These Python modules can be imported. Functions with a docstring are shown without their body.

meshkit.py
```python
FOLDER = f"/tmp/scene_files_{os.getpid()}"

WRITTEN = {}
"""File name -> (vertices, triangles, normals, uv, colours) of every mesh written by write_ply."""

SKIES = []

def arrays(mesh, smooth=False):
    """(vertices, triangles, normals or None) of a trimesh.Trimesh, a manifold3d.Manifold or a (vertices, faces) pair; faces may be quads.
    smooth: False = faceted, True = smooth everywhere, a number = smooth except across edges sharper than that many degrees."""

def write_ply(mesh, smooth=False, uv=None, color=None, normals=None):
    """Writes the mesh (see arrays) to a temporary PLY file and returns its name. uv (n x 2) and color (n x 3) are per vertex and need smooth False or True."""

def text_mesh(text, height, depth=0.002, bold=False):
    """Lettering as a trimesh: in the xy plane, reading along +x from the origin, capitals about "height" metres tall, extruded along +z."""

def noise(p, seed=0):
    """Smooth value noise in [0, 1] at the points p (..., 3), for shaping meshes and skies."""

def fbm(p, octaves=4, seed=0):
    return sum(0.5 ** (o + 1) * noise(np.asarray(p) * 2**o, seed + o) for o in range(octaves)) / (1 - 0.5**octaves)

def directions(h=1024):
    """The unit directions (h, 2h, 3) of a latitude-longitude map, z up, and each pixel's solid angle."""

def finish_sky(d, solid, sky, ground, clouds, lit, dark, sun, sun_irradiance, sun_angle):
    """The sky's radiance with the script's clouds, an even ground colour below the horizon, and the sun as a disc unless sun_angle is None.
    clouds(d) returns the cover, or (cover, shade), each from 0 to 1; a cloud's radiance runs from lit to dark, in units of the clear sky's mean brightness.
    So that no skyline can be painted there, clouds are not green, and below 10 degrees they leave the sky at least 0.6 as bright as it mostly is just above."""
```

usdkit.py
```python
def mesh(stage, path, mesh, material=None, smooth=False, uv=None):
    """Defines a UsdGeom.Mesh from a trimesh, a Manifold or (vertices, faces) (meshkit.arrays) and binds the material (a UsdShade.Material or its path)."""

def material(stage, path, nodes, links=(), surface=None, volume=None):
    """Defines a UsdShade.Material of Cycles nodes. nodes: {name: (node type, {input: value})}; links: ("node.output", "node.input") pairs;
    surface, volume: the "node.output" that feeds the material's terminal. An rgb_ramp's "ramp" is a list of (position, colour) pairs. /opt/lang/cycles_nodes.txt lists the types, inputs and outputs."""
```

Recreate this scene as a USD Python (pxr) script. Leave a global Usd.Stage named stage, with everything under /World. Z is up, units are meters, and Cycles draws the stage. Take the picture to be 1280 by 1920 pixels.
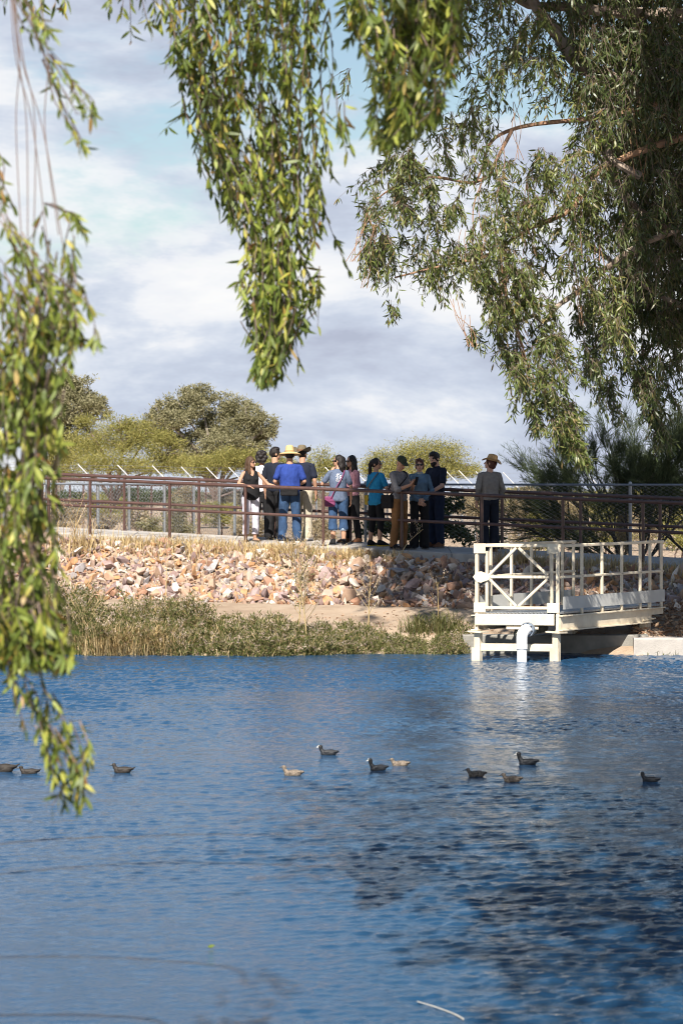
import math, random
import numpy as np
import trimesh, manifold3d, usdkit, meshkit
from scipy.spatial import ConvexHull, cKDTree
from scipy.sparse import coo_matrix, csgraph
from pxr import Usd, UsdGeom, UsdLux, UsdShade, Gf, Sdf, Vt

stage = Usd.Stage.CreateInMemory()
UsdGeom.SetStageUpAxis(stage, 'Z')
UsdGeom.Xform.Define(stage, '/World')
random.seed(7)
R = np.random.default_rng(7)

# ---------------------------------------------------------------- camera, sky, sun, exposure
F = 5000.0            # focal length in photograph pixels (photograph 1280 wide)
H = 2.8               # eye height above the water
HOR = 890.0           # row of the horizon in the photograph
cam = UsdGeom.Camera.Define(stage, '/World/camera')
cam.CreateHorizontalApertureAttr(24.0); cam.CreateVerticalApertureAttr(36.0)
cam.CreateFocalLengthAttr(24.0 * F / 1280.0)
cam.CreateVerticalApertureOffsetAttr(-(960.0 - HOR) / 1280.0 * 24.0)
cam.CreateClippingRangeAttr(Gf.Vec2f(0.5, 20000))
cam.CreateFStopAttr(5.2); cam.CreateFocusDistanceAttr(46.0)
cam.CreateExposureAttr(1.08)
xf = UsdGeom.Xformable(cam)
xf.AddTranslateOp().Set(Gf.Vec3d(0, 0, H)); xf.AddRotateXOp().Set(90.0)

SUN_EL, SUN_AZ = math.radians(43), math.radians(180 + 9)   # azimuth from +y towards +x
sx, sy, sz = math.cos(SUN_EL) * math.sin(SUN_AZ), math.cos(SUN_EL) * math.cos(SUN_AZ), math.sin(SUN_EL)
sun = UsdLux.DistantLight.Define(stage, '/World/sun')
sun.CreateIntensityAttr(1.25); sun.CreateNormalizeAttr(True); sun.CreateAngleAttr(0.53)
sun.CreateColorAttr(Gf.Vec3f(1.0, 0.93, 0.83))
zax = Gf.Vec3d(sx, sy, sz); xax = Gf.Cross(Gf.Vec3d(0, 0, 1), zax).GetNormalized(); yax = Gf.Cross(zax, xax)
UsdGeom.Xformable(sun).AddTransformOp().Set(Gf.Matrix4d(*xax, 0, *yax, 0, *zax, 0, 0, 0, 0, 1))

dome = UsdLux.DomeLight.Define(stage, '/World/sky')
LOOK = '/World/Looks/'
sky_m = usdkit.material(stage, LOOK + 'sky_air', {
    'sky': ('sky_texture', {'sky_type': 'single_scattering', 'sun_disc': False, 'sun_elevation': SUN_EL, 'sun_rotation': SUN_AZ, 'altitude': 700.0, 'air_density': 1.25, 'aerosol_density': 0.6, 'ozone_density': 1.5}),
    'co': ('texture_coordinate', {}),
    'map': ('mapping', {'scale': (6.5, 6.5, 18.0), 'location': (18.59, 18.84, 6.89)}),
    'n1': ('noise_texture', {'scale': 1.0, 'detail': 8.0, 'roughness': 0.58, 'distortion': 0.1}),
    'sep': ('separate_xyz', {}), 'lift': ('map_range', {'from_min': 0.0, 'from_max': 0.36, 'to_min': 0.09, 'to_max': -0.15, 'clamp': True}), 'add': ('math', {'math_type': 'add'}), 'low': ('map_range', {'from_min': 0.0, 'from_max': 0.10, 'to_min': 0.16, 'to_max': 0.0, 'clamp': True}), 'add2': ('math', {'math_type': 'add'}),
    'cov': ('rgb_ramp', {'ramp': [(0.455, (0, 0, 0)), (0.52, (0.8, 0.8, 0.8)), (0.57, (1, 1, 1))]}),
    'map2': ('mapping', {'scale': (6.0, 6.0, 17.0), 'location': (7.1, 10.49, 15.51)}),
    'n2': ('noise_texture', {'scale': 1.0, 'detail': 8.0, 'roughness': 0.6, 'distortion': 0.1}),
    'shade': ('rgb_ramp', {'ramp': [(0.37, (4.5, 4.9, 6.1)), (0.45, (5.7, 6.3, 7.5)), (0.50, (6.9, 7.4, 8.3)), (0.535, (8.3, 8.5, 8.9)), (0.62, (9.3, 9.3, 9.3))]}),
    'mix': ('mix', {}),
    'bg': ('background_shader', {'strength': 0.05})},
    [('co.generated', 'map.vector'), ('map.vector', 'n1.vector'), ('co.generated', 'sep.vector'), ('sep.z', 'lift.value'), ('n1.fac', 'add.value1'), ('lift.result', 'add.value2'), ('sep.z', 'low.value'), ('add.value', 'add2.value1'), ('low.result', 'add2.value2'), ('add2.value', 'cov.fac'), ('co.generated', 'map2.vector'), ('map2.vector', 'n2.vector'), ('n2.fac', 'shade.fac'),
     ('cov.color', 'mix.fac'), ('sky.color', 'mix.color1'), ('shade.color', 'mix.color2'), ('mix.color', 'bg.color')], surface='bg.background')
UsdShade.MaterialBindingAPI.Apply(dome.GetPrim()).Bind(sky_m)
dome.GetPrim().SetCustomDataByKey('kind', 'structure')

# ---------------------------------------------------------------- helpers
_names, BASE = {}, {}
def path_for(name, parent=None):
    root = str(parent.GetPath()) if parent is not None else '/World'
    k = root + '/' + name
    n = _names.get(k, 0); _names[k] = n + 1
    return k if n == 0 else f'{k}_{n:03d}'
def tag(p, label=None, cat=None, group=None, kind=None):
    p = p.GetPrim() if hasattr(p, 'GetPrim') else p
    for k, v in (('label', label), ('category', cat), ('group', group), ('kind', kind)):
        if v: p.SetCustomDataByKey(k, v)
    return p
def thing(name, base, label=None, cat=None, group=None, kind=None):
    x = UsdGeom.Xform.Define(stage, path_for(name))
    x.AddTranslateOp().Set(Gf.Vec3d(*map(float, base)))
    p = x.GetPrim(); BASE[p.GetPath()] = np.array(base, float)
    return tag(p, label, cat, group, kind)
def base_of(p):
    while p is not None and p.GetPath() != Sdf.Path('/World'):
        if p.GetPath() in BASE: return BASE[p.GetPath()]
        p = p.GetParent()
    return np.zeros(3)
def obj(name, mesh, mat, parent=None, smooth=False, label=None, cat=None, group=None, kind=None):
    v, f = (np.asarray(mesh.vertices), np.asarray(mesh.faces)) if isinstance(mesh, trimesh.Trimesh) else (to_vf(mesh) if hasattr(mesh, 'to_mesh') else mesh)
    if parent is not None: v = np.asarray(v, float) - base_of(parent)
    m = usdkit.mesh(stage, path_for(name, parent), (v, f), mat, smooth=smooth)
    if str(mat.GetPath()) in TONED:          # every separate piece of the mesh gets a tone of its own
        vv, ff = np.asarray(v), tri(f)
        k = csgraph.connected_components(coo_matrix((np.ones(2 * len(ff)), (ff[:, [0, 1]].T.ravel(), ff[:, [1, 2]].T.ravel())), shape=(len(vv), len(vv))), directed=False)[1]
        UsdGeom.PrimvarsAPI(m).CreatePrimvar('tone', Sdf.ValueTypeNames.FloatArray, 'vertex').Set(Vt.FloatArray.FromNumpy(TONE.random(k.max() + 1)[k].astype(np.float32)))
    return tag(m, label, cat, group, kind)
TONED, TONE = set(), np.random.default_rng(99)
def to_vf(man):
    m = man.to_mesh(); return np.array(m.vert_properties[:, :3], float), np.array(m.tri_verts, int)
def cat_vf(parts):
    parts = [(np.asarray(v, float), tri(f)) for v, f in parts if len(v)]
    at = np.cumsum([0] + [len(v) for v, f in parts])
    return np.vstack([v for v, f in parts]), np.vstack([f + a for (v, f), a in zip(parts, at)])
def tri(f):
    f = np.asarray(f, int)
    return np.vstack([f[:, [0, 1, 2]], f[:, [0, 2, 3]]]) if f.shape[1] == 4 else f
def tube(points, radii, sides=6, cap=True):
    p = np.asarray(points, float); n = len(p)
    r = np.broadcast_to(np.asarray(radii, float), (n,))
    t = np.gradient(p, axis=0); t /= np.linalg.norm(t, axis=1, keepdims=True) + 1e-12
    a = np.zeros_like(p); w = np.cross(t[0], [0, 0, 1.0] if abs(t[0, 2]) < .9 else [1.0, 0, 0]); a[0] = w / np.linalg.norm(w)
    for k in range(1, n):
        w = a[k - 1] - t[k] * (a[k - 1] @ t[k]); a[k] = w / (np.linalg.norm(w) + 1e-12)
    b = np.cross(t, a); an = np.arange(sides) * 2 * np.pi / sides
    v = (p[:, None] + r[:, None, None] * (np.cos(an)[None, :, None] * a[:, None] + np.sin(an)[None, :, None] * b[:, None])).reshape(-1, 3)
    i, j = np.meshgrid(np.arange(n - 1), np.arange(sides), indexing='ij')
    j2 = (j + 1) % sides
    q = np.stack([i * sides + j, i * sides + j2, (i + 1) * sides + j2, (i + 1) * sides + j], -1).reshape(-1, 4)
    f = tri(q)
    if cap:
        v = np.vstack([v, p[:1], p[-1:]]); k = np.arange(sides); k2 = (k + 1) % sides; c0 = n * sides
        f = np.vstack([f, np.stack([k2, k, np.full(sides, c0)], 1), np.stack([(n - 1) * sides + k, (n - 1) * sides + k2, np.full(sides, c0 + 1)], 1)])
    return v, f
def spline(pts, n=16):
    """Catmull-Rom through pts."""
    p = np.asarray(pts, float)
    if len(p) == 2: return p[0] + (p[1] - p[0]) * np.linspace(0, 1, n)[:, None]
    q = np.vstack([2 * p[0] - p[1], p, 2 * p[-1] - p[-2]]); out = []
    m = max(2, n // (len(p) - 1))
    for i in range(len(p) - 1):
        t = np.linspace(0, 1, m, endpoint=False)[:, None]
        a, b, c, d = q[i:i + 4]
        out.append(0.5 * (2 * b + (c - a) * t + (2 * a - 5 * b + 4 * c - d) * t * t + (3 * b - a - 3 * c + d) * t ** 3))
    return np.vstack(out + [p[-1:]])
def beam(p, q, w, h, up=(0, 0, 1), bevel=0.0):
    """a bar from p to q, w wide (sideways) and h high (towards up)"""
    p, q, up = np.array(p, float), np.array(q, float), np.array(up, float)
    d = q - p; L = np.linalg.norm(d); d /= L
    s = np.cross(d, up)
    if np.linalg.norm(s) < 1e-6: s = np.cross(d, [0, 1.0, 0])
    s /= np.linalg.norm(s); u = np.cross(s, d)
    b = min(bevel, 0.45 * min(w, h))
    if b > 0:
        prof = [(-w/2 + b, -h/2), (w/2 - b, -h/2), (w/2, -h/2 + b), (w/2, h/2 - b), (w/2 - b, h/2), (-w/2 + b, h/2), (-w/2, h/2 - b), (-w/2, -h/2 + b)]
    else:
        prof = [(-w/2, -h/2), (w/2, -h/2), (w/2, h/2), (-w/2, h/2)]
    n = len(prof)
    ring = np.array([x * s + y * u for x, y in prof])
    v = np.vstack([ring + p, ring + q])
    f = []
    for k in range(n):
        k2 = (k + 1) % n
        f += [(k, k2, n + k2), (k, n + k2, n + k)]
    for k in range(1, n - 1):
        f += [(0, k + 1, k), (n, n + k, n + k + 1)]
    f = np.array(f)[:, ::-1]
    return v, f
def box(c, s, bevel=0.004):
    c, s = np.array(c, float), np.array(s, float)
    return beam(c - [0, s[1] / 2, 0], c + [0, s[1] / 2, 0], s[0], s[2], bevel=bevel)
def P(px, py, d):
    """the point at distance d seen at pixel (px, py) of the photograph"""
    return np.array([(px - 640.0) * d / F, d, H - (py - HOR) * d / F])

def mat(name, color, rough=0.6, var=0.0, scale=6.0, bump=0.0, bscale=40.0, metallic=0.0, color2=None, spec=0.5, detail=4.0):
    """procedural paint: colour broken by noise, with fine relief"""
    c = np.array(color, float); c2 = np.array(color2, float) if color2 is not None else c * (1 - var)
    nodes = {'g': ('geometry', {}), 'n': ('noise_texture', {'scale': scale, 'detail': detail, 'roughness': 0.6}),
             'r': ('rgb_ramp', {'ramp': [(0.35, tuple(c2)), (0.65, tuple(c))]}),
             'p': ('principled_bsdf', {'roughness': rough, 'metallic': metallic, 'specular_ior_level': spec})}
    links = [('g.position', 'n.vector'), ('n.fac', 'r.fac'), ('r.color', 'p.base_color')]
    if bump:
        nodes['n2'] = ('noise_texture', {'scale': bscale, 'detail': 4.0}); nodes['b'] = ('bump', {'strength': min(1.0, bump), 'distance': 0.01})
        links += [('g.position', 'n2.vector'), ('n2.fac', 'b.height'), ('b.normal', 'p.normal')]
    return usdkit.material(stage, LOOK + name, nodes, links, surface='p.BSDF')
def leaf_mat(name, ramp, trans=0.35, rough=0.42, tint=(1.15, 1.2, 0.5), spec=0.5):
    """leaves: every leaf its own tone, some light passing through"""
    TONED.add(LOOK + name)
    nodes = {'g': ('attribute', {'attribute': 'tone'}), 'r': ('rgb_ramp', {'ramp': ramp}),
             'p': ('principled_bsdf', {'roughness': rough, 'specular_ior_level': spec}),
             't': ('translucent_bsdf', {}), 'm': ('mix_color', {'blend_type': 'multiply', 'fac': 1.0, 'b': tint}), 'x': ('mix_closure', {'fac': trans})}
    links = [('g.fac', 'r.fac'), ('r.color', 'p.base_color'), ('r.color', 'm.a'), ('m.result', 't.color'), ('p.BSDF', 'x.closure1'), ('t.BSDF', 'x.closure2')]
    return usdkit.material(stage, LOOK + name, nodes, links, surface='x.closure')

def unit(v): return v / (np.linalg.norm(v, axis=-1, keepdims=True) + 1e-12)
def leaves(pos, dirs, L, W, kind=2, bend=0.15, rng=R):
    """lance-shaped leaf blades at pos pointing along dirs. kind 2: folded six-point blade (4 triangles); 1: four-point diamond"""
    pos, dirs = np.asarray(pos, float), unit(np.asarray(dirs, float)); n = len(pos)
    if n == 0: return np.zeros((0, 3)), np.zeros((0, 3), int)
    L = np.broadcast_to(L, (n,))[:, None]; W = np.broadcast_to(W, (n,))[:, None]
    s = unit(np.cross(dirs, rng.normal(size=(n, 3)))); u = np.cross(s, dirs)
    if kind == 1:
        v = np.stack([pos, pos + dirs * L * .45 + s * W / 2, pos + dirs * L + u * L * bend * .5, pos + dirs * L * .45 - s * W / 2], 1)
        f = np.array([[0, 1, 2], [0, 2, 3]]); k = 4
    else:
        v = np.stack([pos, pos + dirs * L * .3 + s * W * .45, pos + dirs * L * .3 - s * W * .45, pos + dirs * L * .65 + s * W * .42 + u * L * bend * .5, pos + dirs * L * .65 - s * W * .42 + u * L * bend * .5,
                      pos + dirs * L * .97 + u * L * bend * 1.2], 1)
        f = np.array([[0, 1, 2], [1, 3, 4], [1, 4, 2], [3, 5, 4]]); k = 6
    return v.reshape(-1, 3), (f[None] + (np.arange(n) * k)[:, None, None]).reshape(-1, 3)

# ---------------------------------------------------------------- materials
DIRT = usdkit.material(stage, LOOK + 'dirt', {
    'g': ('geometry', {}), 'n': ('noise_texture', {'scale': 1.3, 'detail': 9.0, 'roughness': 0.65}), 'r': ('rgb_ramp', {'ramp': [(0.3, (.25, .18, .125)), (0.5, (.34, .26, .19)), (0.7, (.40, .32, .245))]}),
    'n2': ('noise_texture', {'scale': 28.0, 'detail': 6.0}), 'b': ('bump', {'strength': 0.8, 'distance': 0.03}), 'p': ('principled_bsdf', {'roughness': 0.95, 'specular_ior_level': 0.2})},
    [('g.position', 'n.vector'), ('n.fac', 'r.fac'), ('g.position', 'n2.vector'), ('n2.fac', 'b.height'), ('b.normal', 'p.normal'), ('r.color', 'p.base_color')], surface='p.BSDF')
CONC = mat('concrete', (.42, .39, .36), .9, .25, 3.0, .5, 60)
RUST = mat('rust_brown_paint', (.088, .046, .038), .42, .35, 14.0, .25, 90)
GALV = mat('galvanized_steel', (.33, .35, .37), .4, .25, 20.0, .1, 60, metallic=.55)
WIRE = mat('wire', (.30, .31, .32), .5, .3, 4.0, metallic=.35)
ARM = mat('bare_zinc', (.62, .63, .62), .45, .15, 8.0)
CREAM = mat('cream_paint', (.66, .585, .45), .5, .14, 4.0, .2, 50, color2=(.52, .44, .33), detail=8)
KICK = mat('grey_plate', (.45, .45, .43), .55, .15, 3.0)
PVC = mat('white_plastic', (.78, .79, .80), .35, .05, 3.0)
FLANGE = mat('slate_flange', (.18, .22, .28), .5, .3, 14.0)
HOSE = mat('grey_hose', (.22, .22, .17), .6, .3, 9.0)
BOLT = mat('dark_steel', (.10, .10, .11), .45, .2, 20.0, metallic=.6)
BARK = mat('pale_bark', (.44, .36, .29), .85, .4, 7.0, .6, 30, color2=(.26, .19, .14))
TWIG = mat('orange_twig', (.34, .20, .12), .75, .35, 8.0, .3, 40)
DARKTWIG = mat('grey_twig', (.17, .12, .10), .8, .3, 8.0)
ROCK_TONES = [(0.41, 0.281, 0.2), (0.451, 0.341, 0.279), (0.328, 0.191, 0.13), (0.349, 0.261, 0.25), (0.616, 0.553, 0.49), (0.226, 0.165, 0.16), (0.441, 0.261, 0.14), (0.339, 0.316, 0.32)]
ROCKS = [mat('riprap_stone_%s' % w, c, .9, .3, 9.0, .6, 45, color2=tuple(np.array(c) * [.76, .74, .73])) for w, c in zip(('tan', 'buff', 'rust', 'mauve', 'cream', 'umber', 'ochre', 'grey'), ROCK_TONES)]
TONED.add(LOOK + 'rubble')
RUBBLE = usdkit.material(stage, LOOK + 'rubble', {
    'g': ('geometry', {}), 'tn': ('attribute', {'attribute': 'tone'}), 'r': ('rgb_ramp', {'interpolate': False, 'ramp': [(i / 8, c) for i, c in enumerate(ROCK_TONES)]}), 'n': ('noise_texture', {'scale': 9.0, 'detail': 6.0}),
    'k': ('rgb_ramp', {'ramp': [(.3, (.68, .62, .58)), (.65, (1.05, 1.03, 1.0))]}), 'm': ('mix_color', {'blend_type': 'multiply', 'fac': 1.0, 'use_clamp_result': False}),
    'p': ('principled_bsdf', {'roughness': .9, 'specular_ior_level': .25})},
    [('tn.fac', 'r.fac'), ('g.position', 'n.vector'), ('n.fac', 'k.fac'), ('r.color', 'm.a'), ('k.color', 'm.b'), ('m.result', 'p.base_color')], surface='p.BSDF')
STRAW = leaf_mat('straw', [(0, (.30, .21, .10)), (.5, (.46, .34, .17)), (1, (.60, .48, .28))], .2, .7, (1, 1, .8), .2)
L_NEAR = leaf_mat('near_leaf', [(0, (.055, .085, .014)), (.4, (.125, .17, .027)), (.75, (.22, .26, .042)), (.93, (.35, .33, .06)), (1, (.24, .11, .035))], .25, .52)
L_RIGHT = leaf_mat('shaded_gum_leaf', [(0, (.035, .052, .016)), (.5, (.06, .085, .025)), (.85, (.10, .12, .04)), (1, (.15, .12, .05))], .25, .42)  # gum leaf darkened: the shade of the inner crown is in this colour
DARKWOOD = mat('dark_wood', (.055, .048, .036), .85, .3, 10.0)
GUMWOOD = mat('gum_wood', (.24, .20, .165), .85, .35, 3.0)
L_OUTER = leaf_mat('sunny_gum_leaf', [(0, (.05, .075, .018)), (.5, (.105, .135, .032)), (.85, (.165, .18, .05)), (1, (.23, .16, .07))], .25, .42)  # lighter copy of the gum leaf for the sunlit outer boughs
L_GREY = leaf_mat('grey_green_leaf', [(0, (.155, .145, .075)), (.6, (.225, .21, .115)), (1, (.29, .26, .16))], .25, .55, (1, 1.1, .6), .3)
L_OLIVE = leaf_mat('olive_leaf', [(0, (.17, .17, .045)), (.6, (.265, .245, .075)), (1, (.34, .29, .10))], .3, .55, (1, 1.1, .5), .3)
L_DARK = leaf_mat('dark_bush_leaf', [(0, (.025, .045, .014)), (.6, (.045, .07, .02)), (1, (.08, .10, .035))], .25, .45)
L_WEED = leaf_mat('weed_leaf', [(0, (.065, .08, .022)), (.45, (.12, .13, .04)), (.75, (.19, .175, .075)), (1, (.29, .23, .14))], .28, .55, (1, 1.1, .5), .3)
SEED = leaf_mat('seed_head', [(0, (.30, .22, .17)), (.6, (.42, .34, .27)), (1, (.5, .42, .36))], .2, .8, (1, .95, .9), .2)
DRYBUSH = leaf_mat('dry_bush_leaf', [(0, (.19, .15, .09)), (.6, (.28, .23, .14)), (1, (.36, .30, .19))], .2, .7, (1, 1, .8), .2)
WISP = leaf_mat('feathery_twig', [(0, (.032, .048, .022)), (.6, (.05, .07, .03)), (1, (.085, .105, .045))], .15, .6, (1, 1.1, .6), .3)
CHIP = leaf_mat('wood_chip', [(0, (.16, .09, .055)), (.5, (.26, .16, .10)), (1, (.38, .27, .18))], .0, .9, (1, 1, 1), .2)
# ---------------------------------------------------------------- the lie of the land
def Yn(x): return 49.7 - 0.4975 * np.clip(x, -30, 30)            # near edge of the walkway
def deck_z(x): return 1.447 - 0.0369 * np.clip(x, -14, 14)       # its height at the near edge
WIDTH = 2.2                                                      # walkway width measured along y
def Ys(x): return 41.5 + 0.25 * np.sin(x * 0.9) + 0.14 * np.sin(x * 2.3 + 1) - 0.10 * np.clip(x - 3, 0, 4) + .38 * sstep(1.75, 2.15, x)
def sstep(a, b, t):
    t = np.clip((t - a) / (b - a), 0, 1); return t * t * (3 - 2 * t)
def ground_z(x, y, rough=True):
    x, y = np.broadcast_arrays(np.asarray(x, float), np.asarray(y, float))
    yn, ys = Yn(x), Ys(x)
    top = deck_z(x) - 0.16
    t0 = np.maximum(ys + 2.2, yn - 3.9)                          # foot of the stone slope
    bank = np.interp(y - ys, [-6, -1.2, -.25, .15, 1.0], [-1.4, -.5, -.12, .06, .34])
    z = np.where(y < ys + 1.0, bank, .34 + .22 * sstep(ys + 1.0, t0, y))
    z = z + (top - .56) * sstep(t0, yn - .2, y) * (y > t0)
    beyond = y > yn + WIDTH + .2
    z = np.where(beyond, .75 - .0064 * np.clip(y - 60, 0, 9e9) + (top + .02 - .75) * np.clip(1 - (y - yn - WIDTH - .2) / 4, 0, 1), z)
    # right bank, left bank and near bank, all outside the picture
    sx_ = np.maximum(x - (6.9 + .4 * np.sin(y * .5)), -x - (9.5 + .6 * np.sin(y * .4)))
    side = np.interp(sx_, [-5, -.8, 0, .6, 3], [-1.4, -.4, 0, .35, .7])
    near = np.interp(9.0 + .3 * np.sin(x) - y, [-5, -.8, 0, 1, 4, 9], [-1.4, -.4, 0, .4, 1.0, 1.2])
    z = np.where(y < ys + 1.0, np.maximum(z, np.maximum(side, near)), np.where(sx_ > 0, np.maximum(z, np.minimum(side, z + .1)), z))
    if rough:
        p = np.stack([x, y, x * 0], -1)
        amp = np.where(np.abs(y - 45) < 14, .05, .10)
        z = z + amp * (meshkit.fbm(p * 1.7, 4, 3) - .5) + .02 * (meshkit.noise(p * 7, 9) - .5)
    # the sheet stays under the walkway slab
    under = (y > yn - .05) & (y < yn + WIDTH + .15)
    return np.where(under, np.minimum(z, top - .12), z)

def axis(fine0, fine1, step, far, grow=1.35):
    a = list(np.arange(fine0, fine1 + 1e-6, step)); d = step
    while a[-1] < far[1]: d *= grow; a.append(a[-1] + d)
    d = step
    while a[0] > far[0]: d *= grow; a.insert(0, a[0] - d)
    return np.array(a)
gx, gy = axis(-11, 11, .16, (-5000, 5000)), axis(36, 64, .14, (-60, 7000))
GX, GY = np.meshgrid(gx, gy, indexing='ij')
def grid_faces(n, m):
    i, j = np.meshgrid(np.arange(n - 1), np.arange(m - 1), indexing='ij')
    return tri(np.stack([i * m + j, (i + 1) * m + j, (i + 1) * m + j + 1, i * m + j + 1], -1).reshape(-1, 4))
obj('ground', (np.stack([GX, GY, ground_z(GX, GY)], -1).reshape(-1, 3), grid_faces(len(gx), len(gy))), DIRT, smooth=True, kind='structure')

# ---------------------------------------------------------------- water: a sheet of real ripples
wx = np.concatenate([[-40, -25, -15, -9.8, -7.6], np.arange(-6.4, 6.41, .028), [7.0, 7.8]])
steps = [12.2]
while steps[-1] < 42.6: steps.append(steps[-1] + (.019 + .0009 * (steps[-1] - 12)))
wy = np.concatenate([[5.0, 8.5, 11.0, 11.8], steps])
WX, WY = np.meshgrid(wx, wy, indexing='ij')
wz = np.zeros_like(WX); rw = np.random.default_rng(3)
gust = meshkit.fbm(np.stack([WX * .22, WY * .30, WX * 0], -1), 3, 5)
gust = (.45 + 1.0 * np.clip((gust - .33) * 2.6, 0, 1)) * (1 - .80 * (1 - sstep(14, 25, WY)) * (1 - sstep(-1.0, 1.8, WX))) * (1 + .35 * sstep(26, 34, WY))
patch = meshkit.noise(np.stack([WX * .8, WY * .9, WX * 0 + 4], -1), 8)
for k in range(64):
    lam = .065 * (.18 / .065) ** rw.random() if k > 13 else (.25 + .3 * rw.random() if k > 4 else .6 + .9 * rw.random())
    th = rw.normal(math.radians(84), math.radians(24 if lam > .22 else 34)); kk = 2 * math.pi / lam
    a = lam / (2 * math.pi) * (.004 if lam > .55 else .017 if lam > .22 else .026)
    ph = kk * (WX * math.cos(th) + WY * math.sin(th)) + rw.random() * 6.28 + 2.0 * patch
    wz += a * (np.sin(ph) + .25 * np.sin(2 * ph + 1.3))
fade = sstep(-6.4, -6.1, WX) * (1 - sstep(6.1, 6.4, WX)) * sstep(12.2, 12.8, WY)
wz *= gust * fade
WATER = usdkit.material(stage, LOOK + 'pond_water', {
    'g': ('geometry', {}), 'mp': ('mapping', {'scale': (1.0, 1.9, 1.0)}),
    'n': ('noise_texture', {'scale': 24.0, 'detail': 5.0, 'roughness': .6, 'distortion': .4}), 'b': ('bump', {'strength': .9, 'distance': .005}),
    'p': ('principled_bsdf', {'base_color': (.014, .054, .118), 'roughness': .05, 'ior': 1.333, 'specular_ior_level': .5})},
    [('g.position', 'mp.vector'), ('mp.vector', 'n.vector'), ('n.fac', 'b.height'), ('b.normal', 'p.normal')], surface='p.BSDF')
obj('water', (np.stack([WX, WY, wz], -1).reshape(-1, 3), grid_faces(len(wx), len(wy))), WATER, smooth=True, kind='structure')

# ---------------------------------------------------------------- walkway slab in panels
walk = thing('walkway', (0, 49.7, 1.4), kind='structure')
def deck_pt(x, t, dz=0.0):                                        # t: 0 near edge .. WIDTH far edge
    return np.array([x, Yn(x) + t, deck_z(x) + .028 * t + dz])
def slab(x0, x1):
    g = .006; v = []
    for x in (x0 + g, x1 - g):
        for t, dz in ((-.02, -.21), (-.02, -.012), (0, 0), (WIDTH, 0), (WIDTH + .02, -.012), (WIDTH + .02, -.21)): v.append(deck_pt(x, t, dz))
    f = []
    for k in range(6):
        k2 = (k + 1) % 6; f += [(k, 6 + k, 6 + k2), (k, 6 + k2, k2)]
    for k in range(1, 5): f += [(0, k, k + 1), (6, 6 + k + 1, 6 + k)]
    return np.array(v), np.array(f)
xs_ = np.arange(-12.2, 12.3, 2.03)
for a, b in zip(xs_[:-1], xs_[1:]): obj('slab', slab(a, b), CONC, walk)

# ---------------------------------------------------------------- rust brown pipe railings along both edges
def px_x(px, off=0.0):
    """world x on the line y = Yn(x) + off seen at column px"""
    k = (px - 640) / F; return k * (49.7 + off) / (1 + .4975 * k)
def railing(label, off, cols, x0, x1, dz):
    t = thing('pipe_railing', deck_pt(x0, off), label, 'railing')
    for c in cols:
        x = px_x(c, off); b = deck_pt(x, off)
        obj('post', cat_vf([tube([b + [0, 0, -.12], b + [0, 0, 1.07 + dz]], .030, 10), tube([b + [0, 0, -.002], b + [0, 0, .012]], .062, 12)]), RUST, t, smooth=30)
    xs = np.linspace(x0, x1, 12)
    for nm, h, r in (('top_rail', 1.07, .034), ('mid_rail', .55, .029)):
        obj(nm, tube(np.array([deck_pt(x, off, h + dz) for x in xs]), r, 12), RUST, t, smooth=30)
railing('rust brown pipe railing on the pond side of the walkway, in front of the people', .07, [-72, 78, 169, 318, 460, 606, 753, 903, 1055, 1205, 1352], -9.2, 9.0, 0)
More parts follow.
